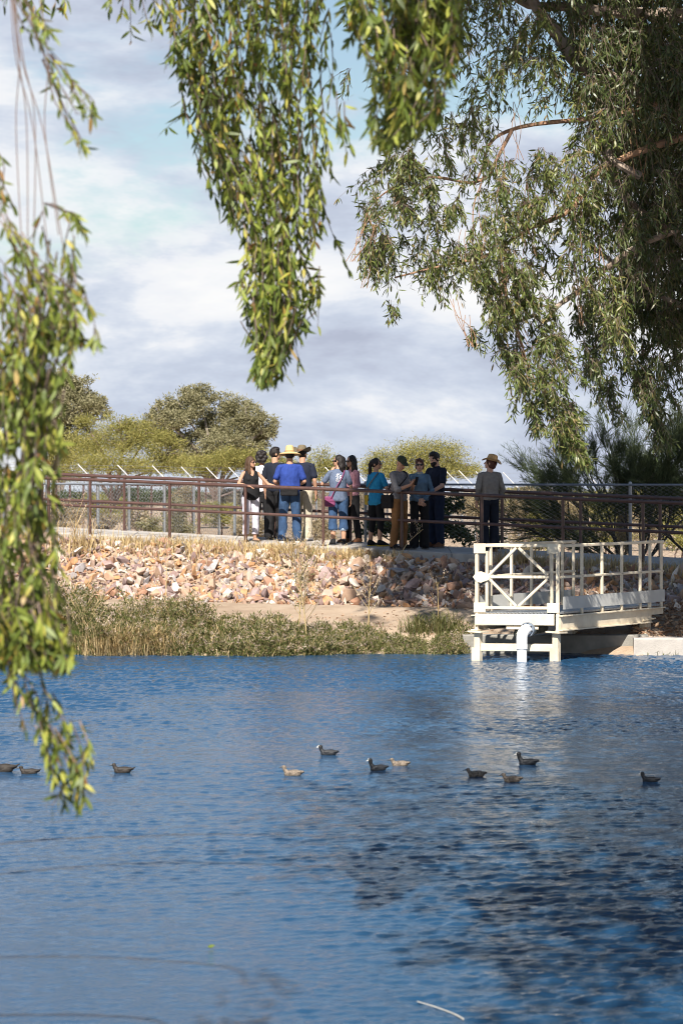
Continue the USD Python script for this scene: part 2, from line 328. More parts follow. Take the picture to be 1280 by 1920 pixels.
railing('rust brown pipe railing on the far side of the walkway, behind the people', WIDTH - .07, [-50, 91, 233, 373, 515, 657, 800, 941, 1088, 1237, 1385], -9.2, 9.0, .015)

# ---------------------------------------------------------------- chain link fences
def chain(p0, p1, zb, zt, pitch, wire):
    """interlocking zigzag wires between two plan points"""
    p0, p1 = np.array(p0, float), np.array(p1, float); L = np.linalg.norm(p1 - p0); d = (p1 - p0) / L; nrm = np.array([-d[1], d[0]])
    n = int(L / pitch); out_v, out_f, at = [], [], 0
    m = int((zt - zb) / (pitch * .5)); z = zb + np.arange(m + 1) * pitch * .5
    for i in range(n):
        s = (i + ((np.arange(m + 1) + i) % 2) * 1.0) * pitch + .0
        wv = np.where((np.arange(m + 1)) % 2 == 0, 1, -1) * wire * .6
        c = np.stack([p0[0] + d[0] * s + nrm[0] * wv, p0[1] + d[1] * s + nrm[1] * wv, z], 1)
        v, f = tube(c, wire / 2, 3, cap=False); out_v.append(v); out_f.append(f + at); at += len(v)
    return np.vstack(out_v), np.vstack(out_f)
fa = lambda x: np.array([x, Yn(x) + WIDTH + .55])
near_fence = thing('chain_link_fence', (*fa(-9), 1.2), 'galvanized chain link fence standing right behind the walkway railing', 'fence')
a, b = fa(-9.2), fa(9.0)
obj('chain_link_mesh', chain(a, b, 1.08, 2.60, .07, .006), WIRE, near_fence, kind='stuff')
obj('top_rail', tube([[*a, 2.61], [*b, 2.61]], .021, 8), mat('shade_darkened_zinc', (.16, .18, .21), .5, .3, 20.0), near_fence, smooth=30)  # rail colour darkened to stand in for the shade on it
for c in (-66, 184, 440, 685, 932, 1181, 1430):
    x = px_x(c, WIDTH + .62); q = np.array([x, Yn(x) + WIDTH + .60])
    obj('post', cat_vf([tube([[*q, .8], [*q, 2.63]], .032, 10), tube([[*q, 2.63], [*q, 2.66], [*q, 2.675]], [.034, .03, .006], 10)]), GALV, near_fence, smooth=30)
def barbed_fence(label, posts, group=None):
    pts = []
    for c, top, d in posts: pts.append(P(c, top, d))
    t = thing('security_fence', (pts[0][0], pts[0][1], .7), label, 'fence')
    out = []
    for (c, top, d), p in zip(posts, pts):
        gz = float(ground_z(p[0], p[1]))
        obj('post', tube([[p[0], p[1], gz - .1], [p[0], p[1], p[2]]], .034, 8), GALV, t, smooth=30)
        k = p + np.array([-20 * d / F * (86.0 / (F / d)), -.10, 19 * d / F * (86.0 / (F / d))]); out.append(k)
        obj('barbed_wire_arm', beam(p + [0, 0, -.03], k, .035, .022), ARM, t)
    vs = []
    for p, q, k, l in zip(pts[:-1], pts[1:], out[:-1], out[1:]):
        zb, zt = .55, min(p[2], q[2]) - .04
        vs.append(chain(p[:2], q[:2], zb, zt, .12, .010))
        for s in (.35, .65, .95): vs.append(tube([p + s * (k - p), q + s * (l - q)], .003, 3, cap=False))
    obj('chain_link_mesh', cat_vf(vs), WIRE, t, kind='stuff')
barbed_fence('tall fence with slanted barbed wire arms receding behind the left half of the walkway',
    [(8, 887, 52.5), (88, 889, 55.2), (167, 890, 58), (242, 892, 60.9), (308, 894, 63.8), (363, 897, 66.7), (411, 899, 69.7), (454, 900, 72.6), (493, 901, 75.5), (529, 902, 78.5), (562, 903, 81.4), (593, 904, 84.4), (640, 905, 90), (690, 906, 96), (726, 907, 100)])
barbed_fence('far chain link fence with white barbed wire arms behind the right half of the walkway',
    [(750, 912, 100), (845, 912, 98), (866, 912, 95), (891, 912, 92), (922, 913, 89), (972, 914, 86), (1035, 916, 83), (1130, 918, 80), (1250, 920, 77), (1390, 922, 74)])
far_rail = thing('distant_railing', P(90, 1000, 76), 'faded red brown railing far behind the chain link fence at left', 'railing')
for nm, y in (('top_rail', 906), ('mid_rail', 941)):
    obj(nm, tube([P(60, y, 76), P(425, y + 6, 78)], .035, 6), RUST, far_rail, smooth=30)
for k, c in enumerate(np.arange(80, 425, 25.5)):
    p = P(c, 906 + (c - 60) / 60, 76 + (c - 60) / 182); obj('post', tube([p, p - [0, 0, 1.15]], .032, 6), RUST, far_rail, smooth=30)

# ---------------------------------------------------------------- riprap: broken stones on the slope
hulls = []
for k in range(48):
    p = R.normal(size=(13, 3)); p /= np.linalg.norm(p, axis=1, keepdims=True) ** .75; h = ConvexHull(p); s = h.simplices.copy()
    nrm = np.cross(p[s[:, 1]] - p[s[:, 0]], p[s[:, 2]] - p[s[:, 0]]); flip = (nrm * h.equations[:, :3]).sum(1) < 0; s[flip] = s[flip][:, ::-1]
    hulls.append((p / 2.4, s))
def rot_m(rng):
    q = rng.normal(size=4); q /= np.linalg.norm(q); w, x, y, z = q
    return np.array([[1 - 2 * (y*y + z*z), 2 * (x*y - z*w), 2 * (x*z + y*w)], [2 * (x*y + z*w), 1 - 2 * (x*x + z*z), 2 * (y*z - x*w)], [2 * (x*z - y*w), 2 * (y*z + x*w), 1 - 2 * (x*x + y*y)]])
riprap = thing('riprap_slope', (0, 47.5, .9), kind='structure')
stones = []
for gx0 in np.arange(-7.6, 7.9, .086):
    t0 = max(Ys(gx0) + 2.2, Yn(gx0) - 3.9) - .1
    for gy0 in np.arange(t0, Yn(gx0) - .42, .086):
        x, y = gx0 + R.uniform(-.07, .07), gy0 + R.uniform(-.07, .07)
        edge = (y - t0) / (Yn(gx0) - t0)
        if R.random() < (.55 if edge > .86 else .35 if edge < .03 else 0): continue
        size = .138 * math.exp(R.normal(0, .44)); size = min(size, .36)
        if R.random() < .03: size = R.uniform(.34, .46)
        v, f = hulls[R.integers(48)]
        m = rot_m(R) @ np.diag(size * np.array([1.15, .95, .62]) * R.uniform(.8, 1.2, 3)) ; v = v @ (rot_m(R) * .35 + np.eye(3) * .65).T @ np.diag([1, 1, .8]) @ m.T
        z = float(ground_z(x, y, False)) + size * R.uniform(.0, .34)
        stones.append((v + [x, y, z], f, size * F / y * (1 if -640 < (x * F / y) < 640 else 0)))
order = np.argsort([-s[2] for s in stones]); big = order[:298]; rest = order[298:]
TW = [.17, .17, .14, .14, .14, .08, .08, .08]
for i in big: obj('rock', stones[i][:2], ROCKS[R.choice(8, p=TW)], riprap)
obj('rubble', cat_vf([stones[i][:2] for i in rest]), RUBBLE, riprap, kind='stuff')

# ---------------------------------------------------------------- the pump platform
A = np.array([math.sin(math.radians(35)), math.cos(math.radians(35)), 0])      # along the gangway, away from the water
E = np.array([math.cos(math.radians(7)), -math.sin(math.radians(7)), 0])       # across its end
O = np.array([(890 - 640) * 40.15 / F, 40.15, 0]); Wp = 160 / 125 * .995; Lp = 3.25
plat = thing('pump_platform', (*O[:2], 0), 'cream painted steel pump platform with railings standing in the water', 'platform')
def G(a, e, z): return O + A * a + E * e + [0, 0, z]                               # a along, e across
ZD, ZT = .72, 1.70; SL = .0                                                      # deck, top rail, slope of gangway
zz = lambda a: SL * a
def part(nm, m, mt=CREAM, lab=None): return obj(nm, m, mt, plat, label=lab)
def sq(p, q, w=.046): return beam(p, q, w, w, up=A if abs((np.array(q) - p)[2]) > .3 else (0, 0, 1), bevel=.008)
# end frame facing the pond
for e in (0.03, Wp - .03): part('corner_post', sq(G(0, e, .42), G(0, e, ZT + .02), .05))
for e in (.17, Wp - .13): part('gate_post', sq(G(.02, e, ZD + .05), G(.02, e, ZT - .05), .042))
part('top_rail', sq(G(0, -.01, ZT + .035), G(0, Wp + .01, ZT + .035), .05)); part('bottom_rail', sq(G(0, .06, ZD + .075), G(0, Wp - .06, ZD + .075), .045))
zm = (ZT + ZD + .1) / 2
part('middle_rail', sq(G(.0, .22, zm), G(.0, Wp - .16, zm), .044))
for z1, z2 in ((zm + .03, ZT), (zm - .03, ZD + .1)):
    part('diagonal_brace', sq(G(-.005, .22, z1), G(-.005, .78 * .8, z2), .04)); part('diagonal_brace', sq(G(-.005, Wp - .18, z1), G(-.005, .66, z2), .04))
for e, z in ((.09, ZT - .01), (Wp - .08, ZT - .01), (.09, ZD + .08), (Wp - .08, ZD + .08)):
    part('gusset_plate', beam(G(-.036, e - .09, z), G(-.036, e + .09, z), .012, .15, bevel=.004))
pl = [(0, .0), (.05, .07), (.12, .085), (.24, .04), (.26, 0), (.24, -.04), (.12, -.085), (.05, -.07)]
pv = np.array([G(-.04, e - .01, zm + z) for e, z in pl] + [G(-.028, e - .01, zm + z) for e, z in pl]); n = len(pl)
part('latch_plate', (pv, np.array([(0, k, k + 1) for k in range(1, n - 1)] + [(n, n + k + 1, n + k) for k in range(1, n - 1)] + [(k, n + k, n + (k + 1) % n) for k in range(n)] + [(k, n + (k + 1) % n, (k + 1) % n) for k in range(n)])))
# side railings
for e in (.0, Wp):
    last = Lp if e else Lp - .25
    part('top_rail', beam(G(.03, e, ZT + .03), G(last, e, ZT + .03 + zz(last)), .052, .046, bevel=.01)); part('middle_rail', sq(G(.03, e, zm), G(last, e, zm + zz(last)), .038))
    for a in ((.66, 1.28, 1.90, 2.50, 2.82, 3.20) if e else (.45, 1.05, 1.65, 2.25, 2.60, 2.95)):
        part('railing_post', beam(G(a, e, ZD - .03 + zz(a)), G(a, e, ZT + zz(a) + .01), .038, .045, up=A, bevel=.006))
    part('toe_board', beam(G(.05, e + (.03 if e else -.03), ZD + .15 + zz(0)), G(last, e + (.03 if e else -.03), ZD + .15 + zz(last)), .008, .19), KICK)
    # I-beam along the side: web and two flanges
    zb = ZD - .15
    part('side_beam', cat_vf([beam(G(.0, e, zb), G(Lp - .45, e, zb + zz(Lp - .45)), .012, .20), beam(G(-.02, e, zb + .11), G(Lp, e, zb + .11 + zz(Lp)), .12, .016), beam(G(-.02, e, zb - .108), G(Lp - .45, e, zb - .108 + zz(Lp - .45)), .12, .016),
        beam(G(Lp - .45, e, zb + .06 + zz(Lp - .45)), G(Lp, e, zb + .06 + zz(Lp)), .012, .11), beam(G(Lp - .44, e, zb - .12), G(Lp - .44, e, zb + .20), .014, .10, up=A)]))
part('end_beam', beam(G(-.045, .03, ZD - .10), G(-.045, Wp - .06, ZD - .10), .05, .175, bevel=.012))
part('hose_bracket', beam(G(-.05, .50, ZD - .225), G(-.05, .98, ZD - .225), .03, .04, bevel=.006))
for a in (.7, 1.4, 2.1, 2.75): part('cross_beam', beam(G(a, .02, ZD - .16 + zz(a)), G(a, Wp - .02, ZD - .16 + zz(a)), .05, .12))
bars = [beam(G(.0, e, ZD + .0), G(Lp, e, ZD + zz(Lp)), .036, .028) for e in np.arange(.03, Wp - .02, .055)] + [beam(G(a, .02, ZD + .004 + zz(a)), G(a, Wp - .02, ZD + .004 + zz(a)), .036, .018) for a in np.arange(.03, Lp, .055)]
obj('deck_grating', cat_vf(bars), GALV, plat, kind='stuff')
# legs
for e in (.05, Wp - .05):
    part('leg', cat_vf([beam(G(.0, e, -1.2), G(.0, e, .43), .10, .10, up=A, bevel=.01), beam(G(0, e - .0, .425), G(0, e + .001, .447), .24, .24, up=A)]))
    part('leg_foot', cat_vf([beam(G(-.03, e, -.5), G(-.0, e - (.06 if e < .5 else -.0), .17), .19, .012, up=E, bevel=0), beam(G(-.065, e, -.5), G(-.065, e, .2), .15, .014, up=A)]))
part('leg_brace', beam(G(-.0, .09, .20), G(-.0, Wp - .1, .20), .05, .115, bevel=.008))
for e in (.06, Wp - .06): part('rear_leg', cat_vf([beam(G(2.72, e, .0), G(2.72, e, .52), .12, .03, up=A, bevel=.004), beam(G(2.9, e, .2), G(2.9, e, .5), .03, .12, up=A, bevel=.004), beam(G(2.6, e, .5), G(3.0, e, .515), .16, .02)]))
# white outlet pipe with its elbow, flange and hose
pp = P(978, 1200, 39.75); pz = np.array([pp[0], 39.75, 0])
pipe = thing('outlet_pipe', pz, 'white plastic pipe with an elbow rising from the water in front of the platform', 'pipe')
r = .075
obj('riser', tube([pz + [0, 0, -.7], pz + [0, 0, .24]], r, 20), PVC, pipe, smooth=30)
obj('coupling', tube([pz + [0, 0, .20], pz + [0, 0, .202], pz + [0, 0, .27], pz + [0, 0, .272]], [r, r + .012, r + .012, r], 20), PVC, pipe, smooth=30)
arc = np.array([pz + [.085 * (1 - math.cos(t)), .15 * (1 - math.cos(t)), .36 + .12 * math.sin(t)] for t in np.linspace(0, math.pi / 2, 9)])
obj('elbow', tube(np.vstack([[pz + [0, 0, .25]], [pz + [0, 0, .30]], arc]), r + .008, 20), PVC, pipe, smooth=30)
ec = arc[-1]; ed = unit(np.array([.5, .87, 0.0]))
fl = obj('flange', tube([ec - ed * .0, ec + ed * .03, ec + ed * .034, ec + ed * .065], [.112, .112, .108, .108], 24), FLANGE, pipe, smooth=30)
for k in range(8):
    t = k * math.pi / 4 + .2; q = ec + np.array([-.8, .6, 0]) * .090 * math.cos(t) + np.array([0, 0, .090 * math.sin(t)])
    obj('bolt', tube([q - ed * .022, q + ed * .01], .011, 6), BOLT, fl)
hp = spline([ec + ed * .06, ec + ed * .35 + [-.1, 0, -.02], G(.5, .42, .38), G(1.1, .16, .40), G(2.0, .0, .42)], 60)
hose = obj('suction_hose', tube(hp, .085 + .008 * np.sign(np.sin(np.arange(len(hp)) * 2.1)), 14), HOSE, smooth=False)
tag(hose, 'grey ribbed hose running under the platform from the pipe flange', 'hose')
# concrete wall at the water and its lighter block
hw0, hw1 = np.array([1.9, 41.75, 0]), np.array([5.0, 41.75, 0])
obj('headwall', beam(hw0 + [0, .12, -.2], hw1 + [-.2, .12, -.2], .24, .98, bevel=.015), mat('shade_darkened_concrete', (.25, .24, .215), .9, .35, 4.0, .5, 50), label='dark shaded concrete wall at the water under the platform', cat='wall')  # concrete colour darkened to carry the shadow under the platform
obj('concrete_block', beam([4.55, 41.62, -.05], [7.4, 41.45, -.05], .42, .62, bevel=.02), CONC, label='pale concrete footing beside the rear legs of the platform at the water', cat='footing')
# ---------------------------------------------------------------- plants along the shore
def blades(n, xy, hgt, lean, width, rng, zoff=0.0):
    """thin bent blades of grass rising from plan points"""
    x, y = xy; z = ground_z(x, y, False) + zoff
    b = np.stack([x, y, z], -1); an = rng.uniform(0, 6.28, n); ln = np.stack([np.cos(an), np.sin(an), 0 * an], -1) * (lean * rng.uniform(.2, 1.3, n))[:, None]
    up = np.array([0, 0, 1.0]) * hgt[:, None]; s = np.stack([-np.sin(an), np.cos(an), 0 * an], -1) * width
    m = b + up * .6 + ln * .35; t = b + up + ln * 1.0; t[:, 2] -= (lean * .35) * rng.uniform(0, 1, n)
    v = np.stack([b - s, b + s, m - s * .8, m + s * .8, t], 1).reshape(-1, 3)
    f = np.array([[0, 1, 3], [0, 3, 2], [2, 3, 4]])
    return v, (f[None] + (np.arange(n) * 5)[:, None, None]).reshape(-1, 3)
def in_x(n, segs):
    w = np.array([s[2] for s in segs]); k = R.choice(len(segs), n, p=w / w.sum())
    a = np.array(segs)[k]; return a[:, 0] + (a[:, 1] - a[:, 0]) * R.random(n)
# height of the weeds along the shore (x in metres -> m), tall on the left, falling to the right
def weed_h(x): return np.interp(x, [-6, -5, -3.6, -2.3, -1.2, -.4, .6, 1.2, 1.5, 1.9, 2.2], [.90, .80, .64, .44, .31, .24, .11, .04, .05, .22, .24])
def weed_in(x): return np.interp(x, [-6, -3.6, -2, 0, 1, 1.5, 2.2], [1.7, 1.5, 1.2, 1.05, .65, .5, .7])
n = 900
px_ = in_x(n, [(-6.2, 1.35, 7), (1.45, 2.1, .6)]); py_ = Ys(px_) - .12 + weed_in(px_) * R.random(n) ** 1.2
lv, sv, tw = [], [], []
for x, y in zip(px_, py_):
    zg = float(ground_z(x, y, False)); h = float(weed_h(x)) * R.uniform(.4, 1.1) * (.55 + .95 * meshkit.noise(np.array([x * 1.7, y * 1.7, 1]), 4))
    for s in range(3):
        an = R.uniform(0, 6.28); top = np.array([x + math.cos(an) * h * .32, y + math.sin(an) * h * .32, zg + h * R.uniform(.8, 1)])
        c = spline([[x, y, zg - .05], [x + math.cos(an) * h * .07, y + math.sin(an) * h * .07, zg + h * .5], top], 6)
        tw.append(tube(c, .003, 3, cap=False))
        k = int(14 + h * 30); tt = R.random(k) ** .8; p = c[np.minimum((tt * (len(c) - 1)).astype(int), len(c) - 1)] + R.normal(0, .035, (k, 3))
        d = R.normal(size=(k, 3)) + [0, 0, .5]; lv.append(leaves(p, d, R.uniform(.05, .12, k), R.uniform(.012, .024, k), 1, .3))
        if R.random() < .5: kk = 12; sv.append(leaves(top + R.normal(0, .022, (kk, 3)), R.normal(size=(kk, 3)) + [0, 0, 1.2], .03, .014, 1))
weeds = thing('shore_weeds', (-2, 42, .2), 'band of green leafy weeds growing along the waterline', 'weeds', kind='stuff')
obj('foliage', cat_vf(lv), L_WEED, weeds, kind='stuff'); obj('seed_heads', cat_vf(sv), SEED, weeds, kind='stuff'); obj('stems', cat_vf(tw), STRAW, weeds, kind='stuff')
n = 2200; x = in_x(n, [(-6.2, -3.4, 2.2), (-3.4, 1.3, 2.4), (1.45, 2.2, .35)]); y = Ys(x) - .2 + weed_in(x) * R.random(n) ** 1.6
obj('shore_grass', blades(n, (x, y), weed_h(x) * R.uniform(.25, .8, n), .34, .006, R), leaf_mat('shore_grass_blade', [(0, (.10, .12, .03)), (.45, (.17, .18, .05)), (.6, (.34, .26, .14)), (1, (.46, .36, .21))], .2, .6, (1, 1, .6), .3),
    label='mixed green and straw coloured grass blades at the edge of the water', cat='grass', kind='stuff')
# pale dead grass clump leaning over the water at left
x = R.normal(-3.45, .42, 900); y = Ys(x) - .18 + .3 * R.random(900)
obj('dead_grass_clump', blades(900, (x, y), R.uniform(.2, .62, 900), .42, .007, R), STRAW, label='pale dead grass clump leaning over the water at the left end of the weeds', cat='grass')
# straw grass along the walkway edge and between the stones
n = 9000; x = R.uniform(-7.5, 7.0, n); cl = meshkit.noise(np.stack([x * 1.1, x * 0, x * 0], -1), 12); y = Yn(x) - .02 - np.abs(R.normal(0, .32 + .35 * cl, n)) - .04
keep = cl + R.normal(0, .12, n) > np.where(x < .6, .24, .52); x, y, cl = x[keep], y[keep], cl[keep]
obj('straw_grass', blades(len(x), (x, y), R.uniform(.06, .30, len(x)) * (.6 + .7 * cl), .26, .0055, R), STRAW, label='dry straw coloured grass fringing the top of the stone slope', cat='grass', kind='stuff')
def tuft(name, px, d, h, n, spread, mt, label, lean=.4, dz=0.0, group=None):
    q = P(px, 900, d); x = R.normal(q[0], spread, n); y = R.normal(d, spread * .7, n)
    return obj(name, blades(n, (x, y), h * R.uniform(.4, 1.1, n), lean, .006, R, dz), mt, label=label, cat='grass', group=group, kind='stuff')
tuft('straw_tuft', 145, 51.0, .75, 150, .28, STRAW, 'tall straw grass tuft sticking up past the leftmost visible railing post', .35)
tuft('straw_tuft', 538, 49.3, .42, 420, .33, STRAW, 'bleached grass heap at the feet of the man in the blue shirt')
tuft('straw_tuft', 640, 48.6, .34, 260, .26, STRAW, 'dry grass tuft on the stones under the woman with the purple bag')
tuft('straw_tuft', 965, 47.6, .42, 360, .22, STRAW, 'golden dry tuft behind the cream railing of the platform', .35)
tuft('green_tuft', 838, 42.4, .42, 320, .16, L_WEED, 'bright green grass tuft on the dirt beside the left platform leg', .34)
tuft('green_tuft', 783, 42.5, .34, 240, .12, L_WEED, 'arching green grass clump near the right end of the weeds', .34)
tuft('green_tuft', 1262, 41.3, .20, 260, .20, L_WEED, 'small green plants in front of the pale concrete footing', .16, -.05)
def stalk(name, px, d, h, label, branches, mt, seeds=True, lean=.0, leafy=0):
    q = P(px, 900, d); g = float(ground_z(q[0], d, False)); t = thing(name, (q[0], d, g), label, 'plant'); st, hd = [], []
    main = spline([[q[0], d, g - .1], [q[0] + lean * .4 * h, d, g + h * .5], [q[0] + lean * h, d + .05, g + h]], 14); st.append(tube(main, np.linspace(.012, .004, len(main)), 4))
    for k in range(branches):
        i = R.integers(4, len(main) - 1); p = main[i]; L = h * R.uniform(.18, .42); an = R.uniform(0, 6.28)
        c = spline([p, p + [math.cos(an) * L * .35, math.sin(an) * L * .35, L * .45], p + [math.cos(an) * L * .7, math.sin(an) * L * .7, L]], 7); st.append(tube(c, .0035, 3, cap=False))
        if seeds: hd.append(leaves(c[np.repeat([3, 4, 5, 6, 6], 3)] + R.normal(0, .018, (15, 3)), R.normal(size=(15, 3)) + [0, 0, .8], .035, .014, 1))
        if leafy: hd.append(leaves(c[R.integers(0, len(c), leafy)] + R.normal(0, .02, (leafy, 3)), R.normal(size=(leafy, 3)), .07, .018, 1))
    obj('stem', cat_vf(st), STRAW, t, kind='stuff')
    if hd: obj('seed_heads' if seeds else 'leaves', cat_vf(hd), mt, t, kind='stuff')
stalk('dry_weed', 578, 41.7, 1.45, 'tall brown dry weed with branching seed heads leaning left at the waterline', 42, SEED, True, -.16)
stalk('dry_weed', 560, 42.0, 1.25, 'thin yellowish weed just left of the tall brown one', 26, L_WEED, False, .05, 8)
stalk('dry_weed', 690, 42.6, 1.05, 'slender pinkish weed standing against the bare dirt', 16, SEED, True, .05)
stalk('dry_weed', 822, 42.6, .75, 'single short bare stalk on the dirt shelf', 4, SEED, True, -.02)
stalk('dry_weed', 310, 44.6, .95, 'lone thin stalk in front of the stones at left', 6, SEED, True, .03)
stalk('dry_weed', 742, 48.9, .55, 'bent straw stalk crossing the railing by the man in the cap', 3, SEED, True, .9)
stalk('dry_weed', 135, 50.6, 1.0, 'feathery straw plume rising through the railing at far left', 16, SEED, True, .12)
# wood chips on the right bank
n = 2600; x = R.uniform(4.6, 7.2, n); y = R.uniform(41.7, 44.2, n); z = ground_z(x, y, False) + .015 + R.uniform(0, .10, n)
obj('wood_chips', leaves(np.stack([x, y, z], -1), R.normal(size=(n, 3)) * [1, 1, .35], R.uniform(.05, .16, n), R.uniform(.02, .05, n), 1, .1), CHIP, label='brown wood chips covering the bank at the right end of the platform', cat='wood chips', kind='stuff')
n = 500; x = R.uniform(-1.2, 4.4, n); y = Ys(x) + R.uniform(.6, 3.0, n); z = ground_z(x, y, False) + .015
obj('leaf_litter', leaves(np.stack([x, y, z], -1), R.normal(size=(n, 3)) * [1, 1, .25], R.uniform(.03, .1, n), R.uniform(.012, .03, n), 1, .1), CHIP, label='scattered dead leaves and bark on the bare dirt shelf', cat='leaf litter', kind='stuff')

# ---------------------------------------------------------------- background trees and bushes
def clump_tree(name, label, cat, base, blobs, lmat, lsize, dens, trunk=True, group=None, bark=BARK, wide=.35, tr=.16, ragged=.28, kind1=1, droop=0.0):
    """trunk and limbs up to each blob of foliage (centre, radii)"""
    t = thing(name, base, label, cat, group); base = np.array(base, float); lv, tb = [], []
    for c, r in blobs:
        c, r = np.array(c, float), np.array(r, float)
        k = int(80 * dens * (r[0] * r[2] + r[0] * r[1] + r[1] * r[2]) / 3 / (lsize * lsize))
        nsub = max(8, int(k / 110)); sc = unit(R.normal(size=(nsub, 3))) * (R.random((nsub, 1)) ** .33) ; sc[:, 2] = np.where(sc[:, 2] < -.5, sc[:, 2] * .5, sc[:, 2])
        p = c + r * (sc[R.integers(nsub, size=k)] * .88 + R.normal(0, ragged * .5, (k, 3)))
        lv.append(leaves(p, R.normal(size=(k, 3)) + unit(p - c) * .7 + [0, 0, -droop], R.uniform(.7, 1.4, k) * lsize, lsize * wide * R.uniform(.7, 1.2, k), kind1))
        if trunk:
            mid = base + (c - base) * [.35, .35, .55]
            tb.append(tube(spline([base + [0, 0, -.2], mid + R.normal(0, .12, 3), c - [0, 0, r[2] * .3], c + [0, 0, r[2] * .35]], 12), np.linspace(tr, tr * .22, 13), 6))
            for j in range(5):
                e = c + r * unit(R.normal(size=3)) * .8; tb.append(tube(spline([c - [0, 0, r[2] * .5], (c + e) / 2 + R.normal(0, .1, 3), e], 6), np.linspace(tr * .3, tr * .06, 7), 4, cap=False))
    if trunk: obj('trunk', cat_vf(tb), GUMWOOD if bark is BARK else bark, t)
    obj('crown', cat_vf(lv), lmat, t)
    return t
def blob(px, py, d, rx, ry, deep=.8):
    s = d / F; return P(px, py, d), (rx * s, max(rx, ry) * s * deep, ry * s)
D = 120
clump_tree('gum_tree', 'grey green gum tree with two rounded crowns rising behind the group of people at left', 'tree', P(405, 930, D),
    [blob(*b, D + o) if False else blob(b[0], b[1], D + o, b[2], b[3]) for b, o in (((490, 800, 34, 30), 0), ((295, 805, 36, 34), 0), ((380, 858, 80, 26), 0), ((345, 765, 46, 34), 0), ((375, 742, 42, 24), 1), ((320, 790, 40, 26), -1), ((340, 825, 48, 26), 0), ((395, 800, 36, 40), 2), ((440, 770, 40, 34), 1), ((470, 785, 30, 30), 0), ((415, 835, 50, 24), -1), ((490, 825, 30, 26), 1), ((435, 810, 40, 26), 0), ((465, 845, 40, 22), 0), ((300, 770, 22, 22), 0))],
    L_GREY, .135, 1.15, tr=.09)
clump_tree('gum_tree', 'tall brownish gum tree partly hidden behind the hanging leaves at the left edge', 'tree', P(110, 930, 100),
    [blob(*b) for b in ((110, 730, 100, 52, 40), (150, 735, 101, 44, 34), (80, 770, 99, 60, 44), (150, 775, 100, 48, 36), (175, 770, 101, 30, 30), (60, 720, 100, 50, 40), (100, 820, 100, 70, 40), (20, 760, 100, 50, 60))],
    L_GREY, .13, 1.15, tr=.10)
clump_tree('mesquite_tree', 'yellow green mesquite tree behind the fence left of the gum tree', 'tree', P(215, 935, 82),
    [blob(*b) for b in ((235, 825, 82, 60, 32), (272, 812, 82, 52, 28), (308, 842, 82, 46, 30), (180, 828, 83, 58, 36), (135, 842, 82, 54, 36), (215, 868, 81, 80, 28), (295, 872, 82, 60, 24), (225, 795, 82, 34, 22), (105, 880, 82, 60, 30), (165, 795, 83, 30, 24))],
    L_OLIVE, .11, .95, bark=DARKTWIG, wide=.2, ragged=.45, tr=.05)
clump_tree('mesquite_tree', 'low pale green mesquite bushes just left of the woman in the black top', 'bush', P(400, 925, 92),
    [blob(*b) for b in ((400, 872, 92, 50, 24), (440, 860, 92, 46, 26), (360, 878, 92, 44, 22), (482, 866, 92, 44, 28), (525, 876, 93, 46, 26), (555, 888, 93, 40, 20))],
    L_OLIVE, .11, .9, bark=DARKTWIG, wide=.22, ragged=.45, tr=.04)
clump_tree('palo_verde_tree', 'slim yellow green palo verde behind the gap between the two groups of people', 'tree', P(600, 925, 95),
    [blob(*b) for b in ((600, 866, 95, 26, 28), (592, 888, 95, 32, 24), (622, 883, 95, 28, 26), (645, 880, 95, 28, 22))], L_OLIVE, .11, .8, bark=DARKTWIG, wide=.22, ragged=.5, tr=.035)
clump_tree('palo_verde_tree', 'wide pale green palo verde behind the woman in teal and the bearded man', 'tree', P(790, 930, 98),
    [blob(*b) for b in ((800, 846, 98, 50, 24), (765, 858, 98, 54, 28), (838, 860, 98, 48, 28), (720, 868, 98, 34, 26), (870, 882, 98, 34, 18), (800, 882, 98, 80, 20), (735, 888, 98, 50, 18), (697, 878, 98, 20, 24))],
    L_OLIVE, .11, .8, bark=DARKTWIG, wide=.2, ragged=.5, tr=.045)
